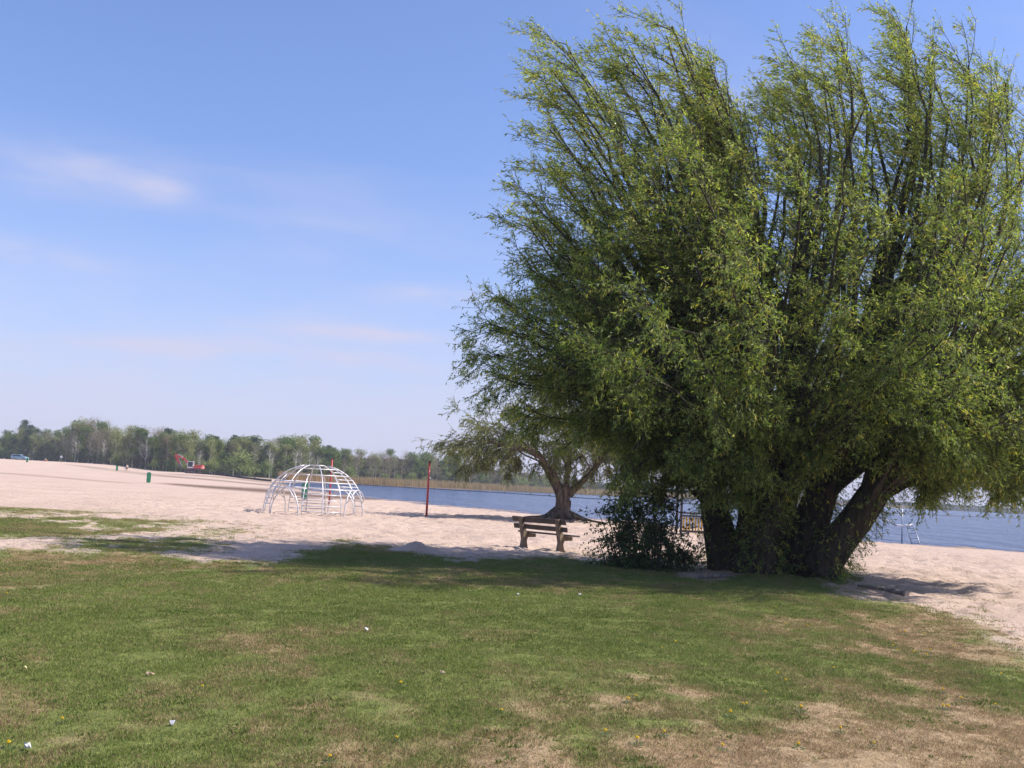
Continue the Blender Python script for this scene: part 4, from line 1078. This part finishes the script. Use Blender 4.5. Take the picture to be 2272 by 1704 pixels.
MB().add([(.56, -.60, 1.33), (1.03, -.72, 1.005), (1.03, .72, 1.005), (.56, .60, 1.33), (.59, -.60, 1.34), (1.06, -.72, 1.015), (1.06, .72, 1.015), (.59, .60, 1.34)], [(0, 1, 2, 3), (7, 6, 5, 4), (0, 4, 5, 1), (1, 5, 6, 2), (2, 6, 7, 3), (3, 7, 4, 0)]).build('windscreen', GLASS, o)

# ------------------------------------------------------------------ people
def skin_body(name, joints, edges, parent, mat, sub=2):
    me = bpy.data.meshes.new(name); me.from_pydata([j[0] for j in joints], edges, [])
    ob = link(name, me, parent)
    sk = ob.modifiers.new('skin', 'SKIN'); sk.use_smooth_shade = True
    for i, j in enumerate(joints): me.skin_vertices[0].data[i].radius = (j[1], j[1] * (j[2] if len(j) > 2 else 1))
    me.skin_vertices[0].data[0].use_root = True
    ob.modifiers.new('sub', 'SUBSURF').levels = sub; ob.modifiers['sub'].render_levels = sub
    me.materials.append(mat)
    return ob
SKINM = solid('skin', (.55, .36, .06), .6, var=.06)
HAIRM = solid('hair', (.20, .13, .08), .8)
def person(loc, rotz, h, label, top, bottom, seated=False, bag=False):
    o = thing('person', label, 'person', loc, rotz); o.scale = (h / 1.7,) * 3
    d = .42 if seated else 0
    if seated:
        J = [((0, 0, .16), .13), ((0, .02, .38), .13), ((0, .03, .58), .15), ((0, .02, .70), .055), ((0, 0, .86), .095),
             ((.10, -.05, .15), .09), ((.16, -.45, .42), .07), ((.14, -.62, .06), .05), ((.14, -.76, .05), .035),
             ((-.10, -.05, .15), .09), ((-.16, -.45, .40), .07), ((-.14, -.62, .06), .05), ((-.14, -.76, .05), .035),
             ((.20, .02, .60), .055), ((.28, -.10, .36), .045), ((.20, -.36, .38), .035), ((-.20, .02, .60), .055), ((-.28, -.10, .36), .045), ((-.20, -.36, .38), .035)]
    else:
        J = [((0, 0, .92), .13), ((0, .01, 1.12), .12), ((0, .01, 1.36), .15), ((0, 0, 1.48), .055), ((0, -.01, 1.62), .095),
             ((.10, 0, .88), .10), ((.11, -.02, .48), .065), ((.11, .01, .09), .045), ((.12, -.14, .04), .035),
             ((-.10, 0, .88), .10), ((-.13, .05, .48), .065), ((-.13, .12, .09), .045), ((-.14, -.02, .04), .035),
             ((.20, .01, 1.38), .055), ((.25, .02, 1.10), .043), ((.24, -.10, .84), .034), ((-.20, .01, 1.38), .055), ((-.26, .02, 1.10), .043), ((-.27, -.06, .82), .034)]
    E = [(0, 1), (1, 2), (2, 3), (3, 4), (0, 5), (5, 6), (6, 7), (7, 8), (0, 9), (9, 10), (10, 11), (11, 12), (2, 13), (13, 14), (14, 15), (2, 16), (16, 17), (17, 18)]
    skin_body('body', J, E, o, SKINM)
    big = [(j[0], j[1] + .022) for j in J]
    skin_body('shirt', [big[1], big[0], big[2], big[13], big[14], big[16], big[17]], [(0, 1), (0, 2), (2, 3), (3, 4), (2, 5), (5, 6)], o, top)
    skin_body('trousers', [big[0], big[5], big[6], big[9], big[10]], [(0, 1), (1, 2), (0, 3), (3, 4)], o, bottom)
    hz_ = J[4][0]
    MB().tube([(hz_[0], hz_[1] + .02, hz_[2] - .02), (hz_[0], hz_[1] + .02, hz_[2] + .05), (hz_[0], hz_[1] + .015, hz_[2] + .11), (hz_[0], hz_[1] + .01, hz_[2] + .135)], [.102, .112, .085, .02], 10).build('hair', HAIRM, o, True)
    return o
pp = on_ground(281, 1045.5)
hp = 12.4 * pp[1] / FPX
person(pp, R(200), min(max(hp, 1.45), 1.75), 'person in pale top and dark red shorts standing beside the wood, white bag in hand', solid('shirt_pale', (.62, .52, .46), .8), solid('shorts_red', (.20, .06, .06), .8))
bg = thing('carrier_bag', 'small white carrier bag held low by the standing person', 'bag', pp + np.array([-.32, 0, .38]))
MB().prism([(-.17, 0), (.17, 0), (.20, .32), (.08, .36), (-.08, .36), (-.20, .32)], -.09, .09, 'y').build('pouch', WHITE, bg, bevel=.03)
MB().tube([(-.08, 0, .34), (-.03, 0, .46), (.03, 0, .46), (.08, 0, .34)], .012, 6).build('handle', WHITE, bg)
ps = on_ground(100, 1023.5)
person(gp(ps[0], ps[1]), R(150), 1.65, 'person in red sitting on the sand rise below the wood', solid('shirt_grey', (.45, .42, .40), .8), solid('trousers_red', (.40, .05, .06), .8), True)

# ------------------------------------------------------------------ grey play frame by the water
GAL = solid('play_steel', (.36, .37, .40), .45, .5, .12, 8)
PLATE = solid('play_plate', (.72, .71, .74), .5, var=.06)
def gpt(px_, py_): return on_ground(px_, py_)
L1p, L2p = gpt(2025, 1207), gpt(2044, 1210)
FR = (L1p + L2p) / 2
o = thing('jungle_gym', 'grey tubular jungle gym with ladder and white seats at the water edge', 'jungle gym', FR)
yF = FR[1]
def wpt(px_, py_, dy=0.0): return at_y(px_, py_, yF + dy) - FR
def bar(name, pts, r=.028, mat=GAL): return MB().tube(pts, r, 8).build(name, mat, o, True)
def foot(px_, py_):
    g = on_ground(px_, py_); return np.array([g[0], g[1], g[2] - .15]) - FR
# ladder
ra0, ra1 = foot(2025, 1208), wpt(2012, 1166, .5); rb0, rb1 = foot(2044, 1210), wpt(2026, 1163, .5)
bar('ladder_rail', [ra0, ra1]); bar('ladder_rail', [rb0, rb1])
for t in (.18, .40, .62, .84):
    bar('rung', [ra0 + (ra1 - ra0) * t, rb0 + (rb1 - rb0) * t], .018)
pole0 = foot(2001, 1205); bar('pole', [pole0, pole0 + np.array([0, 0, 2.1])], .036)
v0 = foot(1949, 1200); va, vb = wpt(1942, 1150, .6), wpt(1963, 1150, .6)
bar('strut', [v0, va]); v1 = foot(1952, 1200); bar('strut', [v1, vb])
left0 = foot(1899, 1197); bar('strut', [left0, wpt(1902, 1150, .8)])
bar('beam', [va, vb, wpt(1985, 1166, .5), wpt(2000, 1167, .4), ra1, rb1], .024)
bar('brace', [wpt(1973, 1152, .5), wpt(1988, 1167, .5)], .02)
bar('top_beam', [va, wpt(1950, 1120, .7), pole0 + np.array([0, 0, 2.05])], .028)
for c in ((1994, 1166), (2013, 1166)):
    p = wpt(*c, .45); MB().box(p, (.30, .28, .10), None, .03).build('seat', PLATE, o)
# ------------------------------------------------------------------ white ball-shaped climbing net beside it
g = on_ground(1836, 1190)
o = thing('climbing_ball', 'small white hooped climbing ball seen between the willow stems', 'climbing ball', g)
rb_ = .62
for k in range(6):
    a = R(30 * k); bar_ = [(math.cos(a) * math.cos(t) * rb_, math.sin(a) * math.cos(t) * rb_, rb_ + math.sin(t) * rb_) for t in np.linspace(-math.pi / 2, 3 * math.pi / 2, 25)]
    MB().tube(bar_, .020, 6).build('hoop', PLATE, o, True)
for z in (.25, .62, .98):
    r_ = math.sqrt(rb_ ** 2 - (z - rb_) ** 2)
    MB().tube([(math.cos(t) * r_, math.sin(t) * r_, z) for t in np.linspace(0, 2 * math.pi, 25)], .018, 6).build('ring', PLATE, o, True)
# tall slanting white post next to it
g = on_ground(1880, 1196)
o = thing('slanted_post', 'thin pale slanted post standing by the water behind the willow', 'post', g)
top = at_y(1866, 1108, g[1]) - g
MB().tube([(0, 0, -.2), top], .035, 8).build('pole', PLATE, o, True)
MB().box(top * .93 + np.array([0, 0, 0]), (.10, .10, .22), None, .02).build('bracket', GAL, o)

# ------------------------------------------------------------------ yellow play tower behind the willow
YEL = solid('yellow_plank', (.62, .36, .035), .5, var=.18, scale=4)
BEAM = solid('tower_beam', (.07, .06, .055), .7)
g = on_ground(1542, 1187)
o = thing('play_tower', 'yellow slatted play tower with red roof behind the willow trunks', 'play tower', g)
w = .62
for sx in (-1, 1):
    for sy in (0, 1): MB().box((sx * w, sy * 1.1, 1.15), (.09, .09, 2.7)).build('post', BEAM, o)
MB().box((0, -.055, .14), (1.40, .06, .09)).build('base_beam', BEAM, o)
MB().box((0, -.055, .80), (1.40, .06, .08)).build('top_rail', BEAM, o)
for k in range(9): MB().box((-.52 + k * .13, -.055, .47), (.075, .03, .56), None, .006).build('slat', YEL, o)
MB().box((0, .55, .92), (1.35, 1.2, .06)).build('platform', BEAM, o)
for s in (-1, 1):
    MB().add([(-.8, .55 - s * .80, 2.15), (.8, .55 - s * .80, 2.15), (.8, .55, 2.70), (-.8, .55, 2.70), (-.8, .55 - s * .80, 2.20), (.8, .55 - s * .80, 2.20), (.8, .55, 2.75), (-.8, .55, 2.75)],
             [(3, 2, 1, 0), (4, 5, 6, 7), (0, 1, 5, 4), (1, 2, 6, 5), (2, 3, 7, 6), (3, 0, 4, 7)]).build('roof_panel', solid('roof_red', (.42, .08, .05), .5), o)

# ------------------------------------------------------------------ weathered log and root under the willow
GREYW = bark_mat('weathered_wood', (.10, .088, .075), (.28, .25, .22), 14, .01)
CUT = solid('cut_wood', (.36, .28, .21), .8)
def log(name, label, a, b_, r0, r1):
    a, b_ = on_ground(*a), on_ground(*b_)
    o = thing(name, label, 'log', (a + b_) / 2); c = (a + b_) / 2
    pts = [a + (b_ - a) * t + np.array([0, 0, .02 + .03 * math.sin(3 * t)]) - c for t in np.linspace(0, 1, 9)]
    ob = MB().tube(pts, [r0 + (r1 - r0) * t for t in np.linspace(0, 1, 9)], 12).build('trunk_piece', GREYW, o, True)
    for v_ in ob.data.vertices: v_.co.z *= .72
    e = pts[-1]; d = (pts[-1] - pts[-2]); d = d / np.linalg.norm(d)
    MB().tube([e - d * .01, e + d * .004], r1 * .80, 12).build('cut_end', CUT, o)
log('weathered_log', 'grey weathered log half sunk in the bare ground right of the willow', (1905, 1301), (2012, 1321), .035, .075)
log('weathered_root', 'short pale surface root lying in the bare patch before the willow', (1545, 1284), (1618, 1279), .04, .075)

# ------------------------------------------------------------------ dandelions and scraps in the lawn
PETAL = solid('dandelion_yellow', (.72, .50, .015), .6, var=.15, scale=40)
LEAFG = solid('dandelion_green', (.06, .10, .025), .6)
mb = MB(); nrings = 16
v, f = [], []
for ring, (r_, z_, m_) in enumerate(((.022, .062, 16), (.017, .070, 13), (.010, .076, 9))):
    for k in range(m_):
        a = 6.283 * k / m_ + ring * .3
        c_, s_ = math.cos(a), math.sin(a); px_, py_ = -s_, c_
        o0 = len(v); v += [(c_ * .003, s_ * .003, z_ - .006), (c_ * r_ * .7 + px_ * .0035, s_ * r_ * .7 + py_ * .0035, z_ + .002), (c_ * r_, s_ * r_, z_), (c_ * r_ * .7 - px_ * .0035, s_ * r_ * .7 - py_ * .0035, z_ + .002)]
        f.append((o0, o0 + 1, o0 + 2, o0 + 3))
mb.add(v, f); mb.tube([(0, 0, .052), (0, 0, .068)], [.008, .016], 8); npet = len(mb.f)
mb.tube([(0, 0, -.01), (.004, 0, .055)], .0025, 5)
for k in range(7):
    a = .9 * k; c_, s_ = math.cos(a), math.sin(a); o0 = len(mb.v)
    mb.add([(0, 0, 0), (c_ * .05 - s_ * .011, s_ * .05 + c_ * .011, .018), (c_ * .095, s_ * .095, .006), (c_ * .05 + s_ * .011, s_ * .05 - c_ * .011, .018)], [(0, 1, 2, 3)])
dme = bpy.data.meshes.new('dandelion'); dme.from_pydata(mb.v, [], mb.f); dme.materials.append(PETAL); dme.materials.append(LEAFG)
for i, p in enumerate(dme.polygons): p.material_index = 0 if i < npet else 1
R7 = [(633, 462), (470, 452), (820, 435), (1308, 507), (1342, 517), (1488, 523), (1255, 613), (1530, 645), (1500, 680), (1287, 645), (1405, 665), (1695, 610), (2045, 822), (410, 823), (470, 878), (322, 948), (160, 1040), (185, 1043), (580, 1082), (65, 1118),
      (1620, 945), (1620, 1062), (1655, 1070), (1755, 1000), (2003, 1045), (870, 1227), (562, 1350), (8, 1360), (1115, 1330), (2125, 492), (2115, 718), (820, 775), (1140, 470), (400, 325)]
R6 = [(1932, 493), (1846, 533), (1690, 825), (1640, 850), (1500, 1050), (1860, 1055), (1695, 1105), (865, 915), (220, 1085), (245, 750)]
R5 = [(1237, 1187), (45, 455), (40, 607), (48, 1548), (2020, 1630), (378, 1392), (1070, 440)]
spots = [(1600 + a * .3038, 1250 + b_ * .3038) for a, b_ in R7] + [(800 + a * .3617, 1250 + b_ * .3617) for a, b_ in R6] + [(a * .3617, 1100 + b_ * .3617) for a, b_ in R5]
for a, b_ in spots:
    p = on_ground(a, b_ + 3)
    d = link('dandelion', dme, None, p, RNG.uniform(0, 6.28)); s = RNG.uniform(.55, .85); d.scale = (s, s, s * RNG.uniform(.75, 1.1))
    dr_ = float(lawn_masks(np.array([p[0]]), np.array([p[1]]))[1][0])
    tag(d, 'yellow dandelion flower in ' + ('straw-coloured dry turf' if dr_ > .62 else ('mixed green and dry turf' if dr_ > .38 else 'fresh green turf')), 'dandelion', 'dandelions scattered over the lawn')
PAPER = solid('litter_paper', (.58, .56, .53), .8, var=.12); CREAM = solid('litter_peel', (.68, .55, .25), .7); DLEAF = solid('dead_leaf', (.40, .29, .17), .8); FOIL = solid('litter_foil', (.30, .30, .33), .6)
def scrap(px_, py_, size, mat, name, label, cat, seed):
    r_ = random.Random(seed); p = on_ground(px_, py_)
    n_ = 9; pts = []
    for k in range(n_):
        a = 6.283 * k / n_; q = .8 * size * r_.uniform(.7, 1.1); pts.append((math.cos(a) * q, math.sin(a) * q * .6, .03 + r_.uniform(-.008, .02)))
    c0 = [(0, 0, .045)]; th = [(x_, y_, z_ - .006) for x_, y_, z_ in pts]
    f = [(n_, k, (k + 1) % n_) for k in range(n_)] + [(k, n_ + 1 + k, n_ + 1 + (k + 1) % n_, (k + 1) % n_) for k in range(n_)] + [tuple(range(2 * n_, n_, -1))]
    ob = MB().add(pts + c0 + th, f).build(name, mat, None, False, p, r_.uniform(0, 6))
    tag(ob, label, cat)
scrap(53, 1491, .04, CREAM, 'fruit_peel', 'small yellowish peel scrap on the dry grass', 'peel', 1)
scrap(60, 1667, .036, PAPER, 'paper_scrap', 'crumpled white paper scrap in dark green grass', 'paper', 2)
scrap(331, 1504, .05, DLEAF, 'dead_leaf', 'curled pale brown dead leaf on the green lawn', 'leaf', 3)
scrap(381, 1614, .038, FOIL, 'foil_scrap', 'flat grey wrapper scrap lying in the grass', 'wrapper', 4)
scrap(813, 1402, .045, PAPER, 'paper_scrap', 'thin white paper strip in the middle of the lawn', 'paper', 5)
scrap(1149, 1323, .05, PAPER, 'paper_scrap', 'white paper scrap just outside the willow shadow', 'paper', 6)
scrap(1287, 1323, .04, PAPER, 'paper_scrap', 'small round white paper bit at the willow shadow edge', 'paper', 7)
scrap(980, 1500, .04, DLEAF, 'dead_leaf', 'narrow reddish brown dead leaf on dry turf', 'leaf', 8)

# ------------------------------------------------------------------ the air: thin haze over beach, lake and wood
hz = MB().box((350, 1000, 7.0), (4000, 2700, 22.0)).build('haze', solid('haze_tmp', (.5, .5, .5)), None)
hm = bpy.data.materials.new('haze_air'); hm.use_nodes = True
hm.node_tree.nodes.clear()
ho = hm.node_tree.nodes.new('ShaderNodeOutputMaterial'); hv = hm.node_tree.nodes.new('ShaderNodeVolumePrincipled')
hv.inputs['Color'].default_value = (.80, .84, .95, 1); hv.inputs['Density'].default_value = .00030
hm.node_tree.links.new(hv.outputs[0], ho.inputs['Volume'])
hz.data.materials.clear(); hz.data.materials.append(hm)
tag(hz, 'thin summer haze in the air over the lake and wood', 'haze', kind='stuff')
